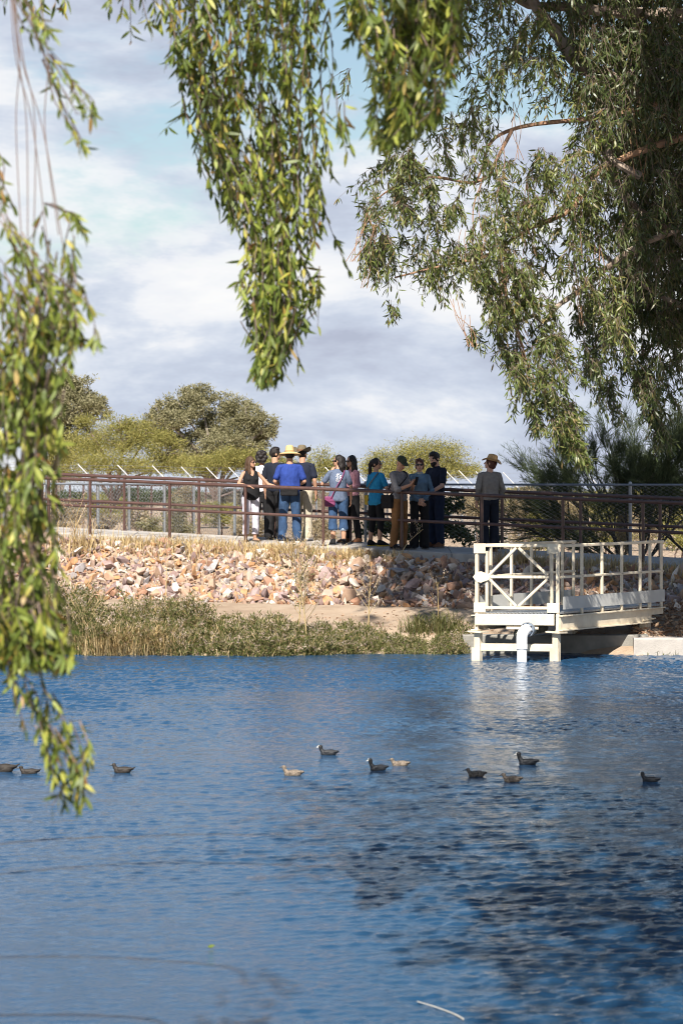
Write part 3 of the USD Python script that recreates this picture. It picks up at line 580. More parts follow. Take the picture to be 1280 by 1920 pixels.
# low scrub on the plain beyond the fences, each bush its own thing
scrub = [(330, 965, 66, 38, 30, L_GREY, 'round grey green bush behind the fence left of the woman in the black top'), (345, 930, 74, 24, 18, DRYBUSH, 'tan dry bush above the round grey green one'), (255, 968, 62, 30, 16, DRYBUSH, 'low tan bush behind the second railing bay'),
    (205, 975, 61, 24, 13, DRYBUSH, 'small straw coloured bush low behind the fence at left'), (285, 985, 60, 26, 14, L_GREY, 'flat grey bush at the foot of the fence at left'), (150, 935, 95, 60, 14, L_DARK, 'dark hedge beyond the distant railing at far left'), (240, 928, 110, 60, 13, L_DARK, 'dark green thicket beyond the distant railing'),
    (330, 925, 130, 60, 10, L_DARK, 'dim thicket behind the distant railing under the gum tree'), (560, 925, 140, 60, 12, L_OLIVE, 'olive scrub seen between the two groups of people'), (650, 932, 120, 60, 14, DRYBUSH, 'brownish scrub behind the woman in pink'), (440, 928, 125, 50, 13, DRYBUSH, 'brown scrub behind the woman in the black top'),
    (985, 965, 62, 34, 40, DRYBUSH, 'golden bush behind the fence right of the man in the wide tan hat'), (1020, 985, 60, 30, 26, L_OLIVE, 'yellowish bush behind the fence above the platform'), (1000, 925, 90, 50, 12, DRYBUSH, 'tan brush just below the fence top at right'), (1110, 935, 80, 60, 18, L_OLIVE, 'pale green brush inside the feathery tree'), (1230, 930, 75, 60, 22, L_OLIVE, 'olive brush behind the fence at the right edge'),
    (1165, 955, 57, 14, 55, DRYBUSH, 'dead brown frond bundle hanging behind the fence post at right'), (120, 960, 64, 44, 20, DRYBUSH, 'straw coloured brush under the distant railing at far left'), (410, 955, 70, 40, 18, L_OLIVE, 'olive bush behind the fence just left of the woman in the black top'), (470, 985, 62, 40, 18, DRYBUSH, 'low tan brush behind the legs of the woman in white trousers'), (590, 985, 62, 40, 16, DRYBUSH, 'low tan brush behind the fence between the two groups'), (960, 930, 96, 60, 16, L_OLIVE, 'pale green scrub just right of the man in the wide tan hat'), (1060, 955, 66, 46, 30, DRYBUSH, 'tan brush behind the fence above the front of the platform'), (1140, 975, 62, 44, 28, L_OLIVE, 'green gold brush low behind the fence above the platform side'), (1215, 965, 64, 44, 32, DRYBUSH, 'tan brush behind the fence above the platform end'), (1275, 985, 61, 40, 26, L_OLIVE, 'green brush low behind the fence at the right edge'), (190, 945, 88, 60, 16, L_OLIVE, 'pale green brush beyond the distant railing at left'), (900, 940, 85, 50, 18, DRYBUSH, 'brown brush between the bearded man and the man in the wide tan hat')]
for cx, cy, d, rx, ry, mt, lab in scrub:
    c, r = blob(cx, cy, d, rx, ry, .9); g = float(ground_z(c[0], d)); clump_tree('scrub_bush', lab, 'bush', (c[0], d, g), [(c, r), (c * [1, 1, 1] - [0, 0, min(r[2], max(.1, (c[2] - g) * .5))], r)], mt, .075 * (d / 60) ** .5, .75, trunk=True, bark=DARKTWIG, wide=.3, ragged=.35, tr=.03)
c = [blob(*b) for b in ((700, 985, 52.6, 40, 28), (745, 990, 52.6, 36, 28), (830, 970, 52.4, 34, 38), (860, 1000, 52.3, 50, 22), (850, 945, 52.4, 26, 24), (790, 1000, 52.5, 46, 22), (915, 1008, 52.2, 22, 14))]
clump_tree('leafy_bush', 'dark green leafy bush growing through the chain link fence behind the bearded man', 'bush', (1.6, 52.4, 1.0), c, L_DARK, .10, .5, bark=DARKTWIG, wide=.6, ragged=.35, tr=.02)
# feathery leafless tree at right: recursive twigs
def feathery(name, label, base, dirs, L0, depth_, rng, r0=.035, jit=.34, fine=1.0):
    t = thing(name, base, label, 'tree'); big, fin = [], []
    def grow(p, d, L, r, k):
        e = p + d * L; m = p + d * L * .5 + rng.normal(0, L * .05, 3)
        (big if k > 2 else fin).append(tube(spline([p, m, e], 4), np.linspace(r, r * .65, 5), 4 if k > 2 else 3, cap=False))
        if k == 0:
            nn = int(10 * fine); q = p + (e - p) * rng.random((nn, 1)); fin.append(leaves(q, d + rng.normal(0, .45, (nn, 3)), .13, .006, 1, .2)); return
        for j in range(rng.integers(2, 4) + (k == depth_)):
            s = p + (e - p) * rng.uniform(.35, 1.0); nd = unit(d + rng.normal(0, jit, 3) + [0, 0, .10]); grow(s, nd, L * rng.uniform(.58, .82), r * .62, k - 1)
        grow(e, unit(d + rng.normal(0, jit * .4, 3)), L * .75, r * .7, k - 1)
    for d in dirs: grow(np.array(base, float) + [0, 0, -.1], unit(np.array(d, float)), L0, r0, depth_)
    obj('trunk', cat_vf(big), DARKWOOD, t); obj('crown', cat_vf(fin), WISP, t)
rr = np.random.default_rng(21)
b = P(1185, 1010, 55); b[2] = float(ground_z(b[0], 55))
feathery('feathery_tree', 'feathery leafless dark tree spreading behind the fence at the right edge', b, [(-.1, .1, 1), (-.75, .2, .8), (.3, -.1, 1), (-1.3, -.1, .75), (.75, .1, .9), (-.4, -.2, 1)], 1.22, 5, rr)
b = P(1330, 1000, 56); b[2] = float(ground_z(b[0], 56))
feathery('feathery_tree', 'second feathery tree cut off by the right edge behind the fence', b, [(-.3, .1, 1), (-.8, .2, .8), (.2, -.1, 1), (-.1, -.3, .9)], 1.2, 5, rr)
# ---------------------------------------------------------------- hanging foliage
def env(table, y):
    t = np.array(table, float); return np.interp(y, t[:, 0], t[:, 1]), np.interp(y, t[:, 0], t[:, 2])
class Hang:
    """drooping strands of leaves; collects blades and twigs"""
    def __init__(s): s.lv, s.tw, s.pos = [], [], []
    def strand(s, pts, n, L, W, rng, out=.45, down=1.0, r=.0022, kind=2):
        c = spline(pts, 10); s.tw.append(tube(c, np.linspace(r * 1.6, r * .7, len(c)), 3, cap=False))
        u = rng.random(n) ** .85 * (len(c) - 1.001); i = u.astype(int); p = c[i] + (c[i + 1] - c[i]) * (u - i)[:, None]; ax = unit(c[i + 1] - c[i])
        d = ax * .55 + rng.normal(0, out, (n, 3)) + [0, 0, -.55 * down]
        s.lv.append(leaves(p, d, L * rng.uniform(.65, 1.25, n), W * rng.uniform(.75, 1.25, n), kind, .14, rng)); return c
def drape(hg, table, d0, dd, count, seg, n, L, W, rng, yr=None, drift=0.0, **k):
    """strands filling the outline at distance d0 +- dd"""
    t = np.array(table, float); ys = np.linspace(t[0, 0], t[-1, 0], 60); w = np.array([np.subtract(*env(table, y)[::-1]) for y in ys]) + 6; pr = w / w.sum()
    for _ in range(count):
        y = rng.choice(ys, p=pr) + rng.uniform(-12, 12); ln = seg * rng.uniform(.6, 1.4)
        y = max(t[0, 0], min(y, t[-1, 0] - ln)); kick = rng.normal(0, 26) if rng.random() < .3 else 0; f = rng.beta(1.6, 1.6); d = d0 + dd * rng.uniform(-1, 1); pts = []
        for q in (0, .5, 1):
            yy = min(y + ln * q, t[-1, 0]); a, b = env(table, yy); pts.append(P(a + (b - a) * f + drift * q + kick * q ** 1.5 + rng.normal(0, 3), yy, d + rng.normal(0, .03)))
        hg.strand(pts, n, L, W, rng, **k)
rh = np.random.default_rng(5)
near = thing('overhanging_tree', (-5.6, 8.0, .8), 'near willow leaved tree hanging into the picture from above and the left', 'tree')
def limb(pts, r0, r1, parent, mt, nm='limb', n=24, sides=8):
    c = spline(pts, n); k = np.arange(len(c)); obj(nm, tube(c, np.linspace(r0, r1, len(c)) * (1 + .08 * np.sin(k * 2.3)), sides), mt, parent, smooth=40)
    return c
limb([(-5.6, 8.0, .2), (-5.5, 8.4, 2.2), (-5.2, 9.1, 4.4), (-4.6, 9.9, 6.2)], .26, .17, near, BARK, 'trunk', 20, 12)
limb([(-4.7, 9.8, 6.0), (-4.0, 12.9, 6.5), (-2.4, 14.0, 6.35), (-1.1, 14.1, 6.1), (-.3, 14.1, 5.75)], .06, .014, near, BARK)
limb([(-4.4, 11.2, 6.3), (-2.6, 12.1, 6.7), (-.5, 12.2, 6.2), (.35, 12.2, 5.2)], .04, .014, near, BARK)
limb([(-5.1, 9.2, 4.6), (-3.0, 9.6, 5.5), (-1.6, 9.7, 5.2), (-1.3, 9.6, 4.7)], .03, .012, near, BARK)
limb([(-5.4, 8.8, 3.2), (-3.0, 9.4, 4.0), (-1.7, 9.6, 3.9), (-1.4, 9.6, 3.3)], .03, .012, near, BARK)
Lf, Wf = .085, .0185
def bough(fill, label=None):
    h = Hang(); fill(h); t = obj('hanging_twigs', cat_vf(h.tw), DARKTWIG, near, label=label, kind='stuff')
    v, f = cat_vf(h.lv); return v, f
def centre(h):
    T = [(-130, 240, 640), (0, 300, 640), (60, 312, 618), (150, 318, 612), (200, 338, 620), (250, 342, 622), (300, 392, 612), (350, 405, 600), (400, 430, 602), (450, 448, 600), (500, 440, 604), (560, 440, 600), (600, 450, 585), (640, 466, 560), (680, 480, 530), (715, 490, 505)]
    drape(h, T, 14.0, .32, 360, 110, 13, Lf, Wf, rh)
    drape(h, [(20, 335, 400), (120, 335, 420), (220, 345, 430), (300, 370, 440), (360, 395, 440), (405, 420, 436)], 14.2, .2, 45, 100, 12, Lf, Wf, rh)
    drape(h, [(400, 470, 560), (560, 470, 560), (640, 480, 545), (705, 488, 512)], 13.85, .2, 50, 120, 13, Lf, Wf, rh)
    for x, y0, y1 in ((10, -60, 14), (50, -60, 22), (75, -60, 30), (100, -70, 10), (120, -50, 18), (205, -60, 20), (262, -60, 52), (300, -60, 60), (320, -50, 90), (345, -60, 120), (240, -60, 78), (228, -60, 30), (285, -40, 40), (360, -40, 60), (620, 60, 200), (600, 150, 260), (636, 200, 290), (612, 240, 330), (590, 320, 440)): h.strand([P(x, y0, 14.1), P(x + 4, (y0 + y1) / 2, 14.1), P(x + rh.normal(0, 10), y1, 14.05)], 13, Lf, Wf, rh)
def second(h):
    T = [(-120, 600, 900), (0, 640, 880), (50, 660, 868), (100, 672, 858), (150, 690, 850), (200, 694, 838), (230, 700, 800), (262, 704, 745)]
    drape(h, T, 12.2, .28, 180, 80, 13, .085, .0185, rh)
    drape(h, [(-60, 730, 880), (40, 735, 880), (110, 760, 870)], 12.6, .2, 70, 70, 12, .085, .0185, rh)
    for x, y in ((650, 270), (636, 250), (820, 225)): h.strand([P(x - 5, y - 80, 12.2), P(x - 3, y - 30, 12.2), P(x + 6, y, 12.2)], 9, .085, .0185, rh)
def left(h):
    T = [(400, -60, 22), (450, -60, 50), (520, -60, 110), (560, -60, 150), (620, -60, 162), (680, -60, 128), (760, -60, 118), (850, -60, 116), (930, -60, 100), (1000, -60, 98), (1100, -60, 112), (1200, -60, 128), (1242, -10, 138)]
    drape(h, T, 9.65, .30, 300, 105, 12, .067, .016, rh)
    drape(h, [(350, 88, 100), (420, 80, 140), (480, 85, 150), (560, 70, 155), (640, 60, 160)], 9.83, .15, 26, 90, 11, .065, .014, rh)
    for xa, ya, xb, yb in ((5, 1180, 30, 1290), (40, 1215, 60, 1330), (20, 1230, 45, 1310), (70, 1225, 95, 1340), (15, 1250, 50, 1370)): h.strand([P(xa, ya, 9.48), P((xa + xb) / 2 - 4, (ya + yb) / 2, 9.48), P(xb, yb, 9.48)], 10, .065, .0148, rh)
    drape(h, [(1250, 8, 60), (1300, 25, 128), (1350, 45, 150), (1400, 62, 168), (1450, 85, 168), (1512, 118, 160)], 9.48, .12, 24, 90, 12, .065, .0148, rh)
    drape(h, [(1090, -20, 120), (1160, -10, 128), (1240, 30, 140)], 9.4, .15, 30, 80, 12, .069, .017, rh)
    for pts in (((22, -20), (60, 50), (100, 120), (150, 215)), ((80, 110), (100, 190), (140, 255), (166, 276)), ((30, -30), (55, 15), (80, 45), (95, 60)), ((100, 100), (130, 150), (160, 190), (178, 218)), ((92, 380), (120, 395), (140, 402), (152, 436)), ((-40, 250), (-10, 300), (0, 350), (10, 390)), ((140, 600), (150, 630), (170, 640))):
        for q in range(3): h.strand([P(x + rh.normal(0, 8), y, 10 + .1 * q) for x, y in pts], 15, .06, .0135, rh)
    for x0, x1, x2, x3, y3 in ((18, 30, 62, 96, 520), (22, 40, 80, 120, 470), (20, 35, 50, 52, 540), (20, 36, 30, 44, 520), (24, 44, 66, 60, 560), (70, 90, 84, 110, 440)): h.tw.append(tube(spline([P(x0, -30, 10), P(x1, 110, 10), P(x2, 240, 10), P(x3, y3, 9.91)], 16), .0020, 4, cap=False))
leafV = {}
for nm, fill in (('centre', centre), ('second', second), ('left', left)):
    v, f = bough(fill); leafV[nm] = v
    k = v.reshape(-1, 6, 3); tip = k[:, 5]; # the leaves nearest to the eye are leaves of their own
    pxs = 640 + k[:, :, 0].mean(1) * F / k[:, :, 1].mean(1); pys = HOR - (k[:, :, 2].mean(1) - H) * F / k[:, :, 1].mean(1)
    vis = (pxs > 0) & (pxs < 1280) & (pys > 0); o = np.argsort(np.where(vis, k[:, :, 1].mean(1), 99))[:98 if nm != 'left' else 100]
    one = np.array([[0, 1, 2], [1, 3, 4], [1, 4, 2], [3, 5, 4]])
    for i in o: obj('leaf', (k[i], one), L_NEAR, near)
    rest = np.setdiff1d(np.arange(len(k)), o)
    obj('foliage', (k[rest].reshape(-1, 3), (one[None] + (np.arange(len(rest)) * 6)[:, None, None]).reshape(-1, 3)), L_NEAR, near, kind='stuff')
# unseen part of the same crown, added above the picture to shade the boughs
hc = Hang()
for _ in range(60):
    p = np.array([rh.uniform(-2.6, -.3), rh.uniform(11.4, 13.6), rh.uniform(5.9, 7.4)]); hc.strand([p, p + [rh.normal(0, .1), 0, -.25], p + [rh.normal(0, .15), 0, -.5]], 16, .09, .02, rh)
v, f = cat_vf(hc.lv); obj('upper_foliage', (v, f), L_NEAR, near, kind='stuff'); obj('upper_twigs', cat_vf(hc.tw), DARKTWIG, near, kind='stuff')

# unseen boughs added to the same tree overhead to shade the right-hand water
limb([(-5.45, 8.6, 2.6), (-3.4, 3.0, 7.0), (.2, 1.8, 9.6), (2.8, 1.9, 10.4), (5.6, 3.5, 10.2)], .10, .03, near, BARK)
limb([(2.8, 1.9, 10.4), (5.0, 6.5, 11.0), (6.4, 13.5, 11.4), (6.8, 18.0, 11.2)], .06, .02, near, BARK)
def lets_light_in(p):
    # gaps cut in the added canopy so the sun reaches the hanging boughs
    for yd, x0, x1, y0, y1 in ((14.0, 320, 625, -40, 735), (12.2, 630, 800, 30, 275), (9.6, -70, 175, 330, 1520)):
        t = (yd - p[1]) / -sy; q = p - np.array([sx, sy, sz]) * t
        if t > 0 and x0 < 640 + q[0] * F / yd < x1 and y0 < HOR - (q[2] - H) * F / yd < y1: return rh.random() < .9
    return False
hc = Hang()
for _ in range(4600):
    u = rh.random() ** .68; p = np.array([-1.1 + 6.2 * u, rh.uniform(3.0, 23.0), 9.2 + rh.uniform(0, 2.4)])
    if lets_light_in(p - [0, 0, .3]): continue
    hc.strand([p, p + [rh.normal(0, .15), 0, -.3], p + [rh.normal(0, .25), 0, -.65]], 16, .22, .055, rh, kind=1)
for _ in range(190):
    p = np.array([rh.uniform(-2.0, -.4), rh.uniform(8.8, 14.5), 9.2 + rh.uniform(0, 2.0)])
    if lets_light_in(p - [0, 0, .3]): continue
    hc.strand([p, p + [rh.normal(0, .15), 0, -.3], p + [rh.normal(0, .25), 0, -.65]], 16, .20, .05, rh, kind=1)
obj('added_high_foliage', cat_vf(hc.lv), L_NEAR, near, kind='stuff'); obj('added_high_twigs', cat_vf(hc.tw), DARKTWIG, near, kind='stuff')

GBARK = mat('darker_gum_bark', (.33, .27, .22), .85, .4, 6.0, .6, 30, color2=(.19, .14, .105))  # gum bark, a darker brown than the pale bark
# ---------------------------------------------------------------- the great gum tree on the right bank
DT = 38.4
gum = thing('leaning_gum_tree', (10.2, 39.4, .6), 'large gum tree at right with pale limbs and drooping leafy boughs', 'tree')
def pl(pts, d, nm='limb', r0=.05, r1=.02, mt=GBARK): return limb([P(x, y, d + (rh.normal(0, .12) if 0 < i < len(pts) - 1 else 0)) for i, (x, y) in enumerate(pts)], r0, r1, gum, mt, nm, 28, 7)
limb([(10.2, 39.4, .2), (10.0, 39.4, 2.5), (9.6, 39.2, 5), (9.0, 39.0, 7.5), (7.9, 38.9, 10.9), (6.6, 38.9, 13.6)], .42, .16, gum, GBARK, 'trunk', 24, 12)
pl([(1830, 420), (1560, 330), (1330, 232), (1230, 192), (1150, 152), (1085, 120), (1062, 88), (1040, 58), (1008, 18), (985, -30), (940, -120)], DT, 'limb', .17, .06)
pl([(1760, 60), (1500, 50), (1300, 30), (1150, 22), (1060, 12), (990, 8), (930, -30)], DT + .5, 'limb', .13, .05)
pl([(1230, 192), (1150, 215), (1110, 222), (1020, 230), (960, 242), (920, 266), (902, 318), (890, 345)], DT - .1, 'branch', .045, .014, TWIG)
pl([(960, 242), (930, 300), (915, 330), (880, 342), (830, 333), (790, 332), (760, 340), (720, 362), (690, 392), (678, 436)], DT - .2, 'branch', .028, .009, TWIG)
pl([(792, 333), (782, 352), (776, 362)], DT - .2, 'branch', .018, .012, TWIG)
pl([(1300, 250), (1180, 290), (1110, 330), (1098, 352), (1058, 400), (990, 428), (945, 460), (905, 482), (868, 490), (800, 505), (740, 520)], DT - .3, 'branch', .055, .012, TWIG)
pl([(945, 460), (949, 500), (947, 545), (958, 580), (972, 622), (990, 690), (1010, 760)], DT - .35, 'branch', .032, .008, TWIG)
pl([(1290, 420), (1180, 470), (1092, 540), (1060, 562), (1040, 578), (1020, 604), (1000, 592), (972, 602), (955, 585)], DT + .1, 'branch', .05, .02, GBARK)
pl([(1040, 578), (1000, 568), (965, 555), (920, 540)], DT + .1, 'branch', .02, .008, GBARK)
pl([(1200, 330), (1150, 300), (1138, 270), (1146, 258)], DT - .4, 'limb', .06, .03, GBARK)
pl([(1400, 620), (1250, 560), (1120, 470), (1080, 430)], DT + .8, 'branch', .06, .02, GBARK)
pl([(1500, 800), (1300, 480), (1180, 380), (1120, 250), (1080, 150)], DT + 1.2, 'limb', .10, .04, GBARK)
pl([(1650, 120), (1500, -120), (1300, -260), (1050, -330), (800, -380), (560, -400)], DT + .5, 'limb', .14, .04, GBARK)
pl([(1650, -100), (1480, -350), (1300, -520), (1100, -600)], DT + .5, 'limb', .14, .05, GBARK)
fine_tw = Hang()
rg = np.random.default_rng(11)
def spray(h, px, py, d, length, lean, twigs, n, spread=22, rng=rg, L=.125, W=.0225):
    """one drooping spray: several twigs fanning out of a point and hanging"""
    for _ in range(twigs):
        dx, ln = rng.normal(0, spread), length * rng.uniform(.55, 1.15); dd = rng.normal(0, .16)
        h.strand([P(px + rng.normal(0, 5), py, d), P(px + dx * .6 + lean * .4, py + ln * .45, d + dd * .6), P(px + dx + lean, py + ln, d + dd)], n, L, W, rng, .5, .8, .0022, 1 if d > 39.9 else 2)
def boughs(name, table, count, d0, dd, length, lean, twigs, n, mt=L_RIGHT, y_bias=1.0, spread=22, label=None, **lw):
    h = Hang(); t = np.array(table, float); ys = np.linspace(t[0, 0], t[-1, 0], 80); w = np.array([np.subtract(*env(table, y)[::-1]) for y in ys]) + 4; pr = w / w.sum()
    for _ in range(count):
        y = rg.choice(ys, p=pr); a, b = env(table, y); spray(h, rg.uniform(a, b), y, d0 + rg.normal(0, dd), length * rg.uniform(.6, 1.3), lean * rg.uniform(.4, 1.4), twigs, n, spread, **lw)
    obj('foliage', cat_vf(h.lv), mt, gum, kind='stuff', label=label); obj('twigs', cat_vf(h.tw), DARKTWIG, gum, kind='stuff')
# dense shaded interior
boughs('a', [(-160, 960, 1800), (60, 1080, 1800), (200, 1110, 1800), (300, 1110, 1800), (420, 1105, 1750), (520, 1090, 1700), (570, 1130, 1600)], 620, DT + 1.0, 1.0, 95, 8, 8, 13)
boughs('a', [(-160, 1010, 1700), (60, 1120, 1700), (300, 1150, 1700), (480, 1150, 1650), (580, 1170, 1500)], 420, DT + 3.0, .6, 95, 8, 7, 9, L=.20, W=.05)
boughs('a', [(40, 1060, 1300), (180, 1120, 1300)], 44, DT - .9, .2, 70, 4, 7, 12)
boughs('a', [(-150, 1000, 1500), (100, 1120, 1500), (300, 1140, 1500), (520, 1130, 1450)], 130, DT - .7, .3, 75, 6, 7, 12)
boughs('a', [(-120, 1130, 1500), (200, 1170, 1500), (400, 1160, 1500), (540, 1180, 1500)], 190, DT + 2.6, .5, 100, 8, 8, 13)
# upper boughs
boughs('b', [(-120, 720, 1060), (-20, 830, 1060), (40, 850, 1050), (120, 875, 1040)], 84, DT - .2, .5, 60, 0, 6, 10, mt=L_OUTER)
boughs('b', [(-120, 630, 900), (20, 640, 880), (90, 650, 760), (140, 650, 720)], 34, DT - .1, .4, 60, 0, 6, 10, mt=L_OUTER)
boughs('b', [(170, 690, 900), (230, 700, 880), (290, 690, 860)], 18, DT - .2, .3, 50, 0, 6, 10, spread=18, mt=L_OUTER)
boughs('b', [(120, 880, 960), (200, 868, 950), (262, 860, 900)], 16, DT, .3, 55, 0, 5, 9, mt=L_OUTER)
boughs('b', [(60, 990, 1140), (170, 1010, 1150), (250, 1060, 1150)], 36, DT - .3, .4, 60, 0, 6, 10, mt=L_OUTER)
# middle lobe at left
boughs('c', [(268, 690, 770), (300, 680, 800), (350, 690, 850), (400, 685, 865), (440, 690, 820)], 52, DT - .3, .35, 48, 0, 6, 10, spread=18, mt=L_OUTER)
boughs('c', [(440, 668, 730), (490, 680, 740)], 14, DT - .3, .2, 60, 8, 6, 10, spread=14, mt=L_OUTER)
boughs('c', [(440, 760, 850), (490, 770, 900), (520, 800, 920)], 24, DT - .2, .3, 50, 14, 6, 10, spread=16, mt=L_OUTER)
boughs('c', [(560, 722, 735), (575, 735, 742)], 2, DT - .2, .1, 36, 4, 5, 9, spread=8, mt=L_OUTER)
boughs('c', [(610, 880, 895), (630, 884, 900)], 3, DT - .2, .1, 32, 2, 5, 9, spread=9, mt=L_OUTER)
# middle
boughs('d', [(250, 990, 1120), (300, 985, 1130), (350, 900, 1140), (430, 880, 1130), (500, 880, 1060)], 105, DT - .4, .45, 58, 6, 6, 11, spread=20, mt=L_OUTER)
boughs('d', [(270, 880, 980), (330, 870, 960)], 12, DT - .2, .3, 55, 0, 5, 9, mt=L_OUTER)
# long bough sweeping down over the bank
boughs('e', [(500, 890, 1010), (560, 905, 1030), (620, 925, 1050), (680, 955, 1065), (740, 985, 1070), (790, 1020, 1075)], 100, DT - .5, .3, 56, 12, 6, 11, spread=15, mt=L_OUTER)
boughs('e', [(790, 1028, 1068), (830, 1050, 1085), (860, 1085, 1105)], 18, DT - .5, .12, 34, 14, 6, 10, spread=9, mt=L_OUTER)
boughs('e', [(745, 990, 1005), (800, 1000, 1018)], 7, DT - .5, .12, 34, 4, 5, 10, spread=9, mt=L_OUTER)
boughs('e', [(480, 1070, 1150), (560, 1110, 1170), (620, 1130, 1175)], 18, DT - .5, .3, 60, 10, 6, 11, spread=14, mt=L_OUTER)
# dark curtains
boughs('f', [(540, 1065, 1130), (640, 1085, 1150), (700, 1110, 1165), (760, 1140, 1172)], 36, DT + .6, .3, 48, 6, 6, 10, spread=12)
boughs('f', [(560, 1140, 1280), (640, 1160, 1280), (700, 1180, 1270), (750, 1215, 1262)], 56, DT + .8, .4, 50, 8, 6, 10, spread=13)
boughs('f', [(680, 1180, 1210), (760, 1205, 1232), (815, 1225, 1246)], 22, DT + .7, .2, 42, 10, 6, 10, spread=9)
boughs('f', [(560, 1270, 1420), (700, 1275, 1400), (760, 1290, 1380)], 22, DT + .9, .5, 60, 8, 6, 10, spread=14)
# unseen crown above the picture, spread wide to shade bank and water
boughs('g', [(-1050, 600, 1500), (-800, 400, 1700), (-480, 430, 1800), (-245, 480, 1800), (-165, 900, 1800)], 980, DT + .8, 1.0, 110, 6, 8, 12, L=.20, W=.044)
boughs('g', [(-1250, 1130, 1900), (-660, 1150, 1900)], 400, 31.2, .9, 120, 6, 8, 13, L=.19, W=.042)  # added unseen to keep the sun off the inner crown at right
boughs('g', [(-1250, 520, 1150), (-1080, 430, 1150), (-700, 390, 1100), (-540, 400, 1000), (-470, 430, 900)], 430, 34.4, .8, 100, 6, 8, 12, L=.20, W=.044)  # forward crown added unseen to shade the stones and walkway
limb([(8.2, 39.0, 10.2), (6.0, 37.6, 13.2), (3.2, 35.6, 14.6), (.6, 34.5, 14.8), (-1.2, 34.3, 14.2)], .15, .03, gum, GBARK)  # limb carrying the added forward crown
# bare hanging twigs among the leaves
bt = []
for x, y, ln, c in ((690, 400, 90, -30), (700, 420, 120, -20), (760, 345, 70, -40), (940, 250, 120, 8), (965, 190, 110, 6), (900, 330, 140, -12), (985, 330, 150, 10), (940, 470, 160, 40), (930, 480, 170, 60), (960, 560, 150, 30), (1075, 490, 120, 20), (1090, 360, 150, -6), (870, 430, 60, 10), (905, 440, 90, -18), (1195, 200, 140, 10), (1120, 440, 120, 10), (680, 430, 60, -10), (850, 560, 90, 30), (870, 590, 60, 22)):
    for _ in range(3): bt.append(tube(spline([P(x + rg.normal(0, 6), y, DT - .5), P(x + c * .2 + rg.normal(0, 8), y + ln * .45, DT - .55), P(x + c + rg.normal(0, 10), y + ln, DT - .55)], 10), .0045, 4, cap=False))
obj('bare_twigs', cat_vf(bt), TWIG, gum, kind='stuff')
# ---------------------------------------------------------------- people
MF = manifold3d.Manifold
def ell(c, rx, ry, rz, n=14): return MF.sphere(1.0, n).scale((rx, ry, rz)).translate(tuple(map(float, c)))
def sph(c, r, n=10): return MF.sphere(float(r), n).translate(tuple(map(float, c)))
def chain_m(pts, rad, n=10):
    s = [sph(p, r, n) for p, r in zip(pts, rad)]
    return [MF.batch_hull([a, b]) for a, b in zip(s[:-1], s[1:])]
def union(ms): return MF.batch_boolean([m for m in ms if not m.is_empty()], manifold3d.OpType.Add)
def soften(man, length=.02, it=8, wrinkle=0.0, seed=1, freq=14, lam=.5):
    m = man.to_mesh() if length is None else man.refine_to_length(length).to_mesh()
    t = trimesh.Trimesh(np.array(m.vert_properties[:, :3], float), np.array(m.tri_verts, int), process=True)
    trimesh.smoothing.filter_taubin(t, lamb=lam, nu=lam + .03, iterations=it)
    v = np.array(t.vertices)
    if wrinkle: v = v + np.array(t.vertex_normals) * (wrinkle * (meshkit.fbm(v * [freq, freq, freq * .6], 3, seed) - .5) * 2)[:, None]
    return v, np.array(t.faces)
def hand(w, d, pn, side, curl=.5):
    """wrist point, pointing direction, palm normal, side +1 right / -1 left: palm, four unequal fingers and a thumb from its side"""
    d, pn = unit(np.array(d, float)), unit(np.array(pn, float)); s = unit(np.cross(d, pn)) * side; pn = np.cross(s * side, d)
    pts = [w + s * x + d * y for x, y in ((-.026, .012), (.026, .012), (-.034, .085), (.034, .085))]
    out = [MF.batch_hull([sph(p, .013, 8) for p in pts])]
    for k, L in enumerate((.066, .076, .071, .054)):
        b = w + s * (.030 - .0205 * k) + d * .088; a1, a2 = curl * .7, curl * 1.5
        m = b + (d * math.cos(a1) + pn * math.sin(a1)) * L * .52; e = m + (d * math.cos(a2) + pn * math.sin(a2)) * L * .48
        out += chain_m([b, m, e], [.0092, .0086, .0075], 8)
    b = w + s * .030 + d * .03; m = b + (s * .75 + d * .6 + pn * .25) * .042; e = m + (s * .2 + d * .9 + pn * .35) * .034
    return out + chain_m([b, m, e], [.0125, .0105, .0085], 8)
def rotz(a): c, s = math.cos(a), math.sin(a); return np.array([[c, -s, 0], [s, c, 0], [0, 0, 1.0]])
def rotx(a): c, s = math.cos(a), math.sin(a); return np.array([[1, 0, 0], [0, c, -s], [0, s, c]])
CLOTH = {}
def cloth(name, c, rough=.85, var=.22, scale=22.0, bump=.35):
    if name not in CLOTH: CLOTH[name] = mat('cloth_' + name, c, rough, var, scale, bump, 160, spec=.25)
    return CLOTH[name]
def skin(name, c): return cloth(name, c, .5, .12, 30, .05)
SK1, SK2, SK3 = skin('skin_fair', (.50, .30, .22)), skin('skin_tan', (.42, .24, .16)), skin('skin_brown', (.30, .165, .105))
HB, HD, HR = cloth('hair_brown', (.075, .042, .024), .5, .4, 60, .6), cloth('hair_black', (.018, .014, .013), .45, .3, 60, .6), cloth('hair_auburn', (.085, .032, .02), .5, .3, 60, .6)
LENS = mat('dark_lens', (.008, .008, .010), .12)
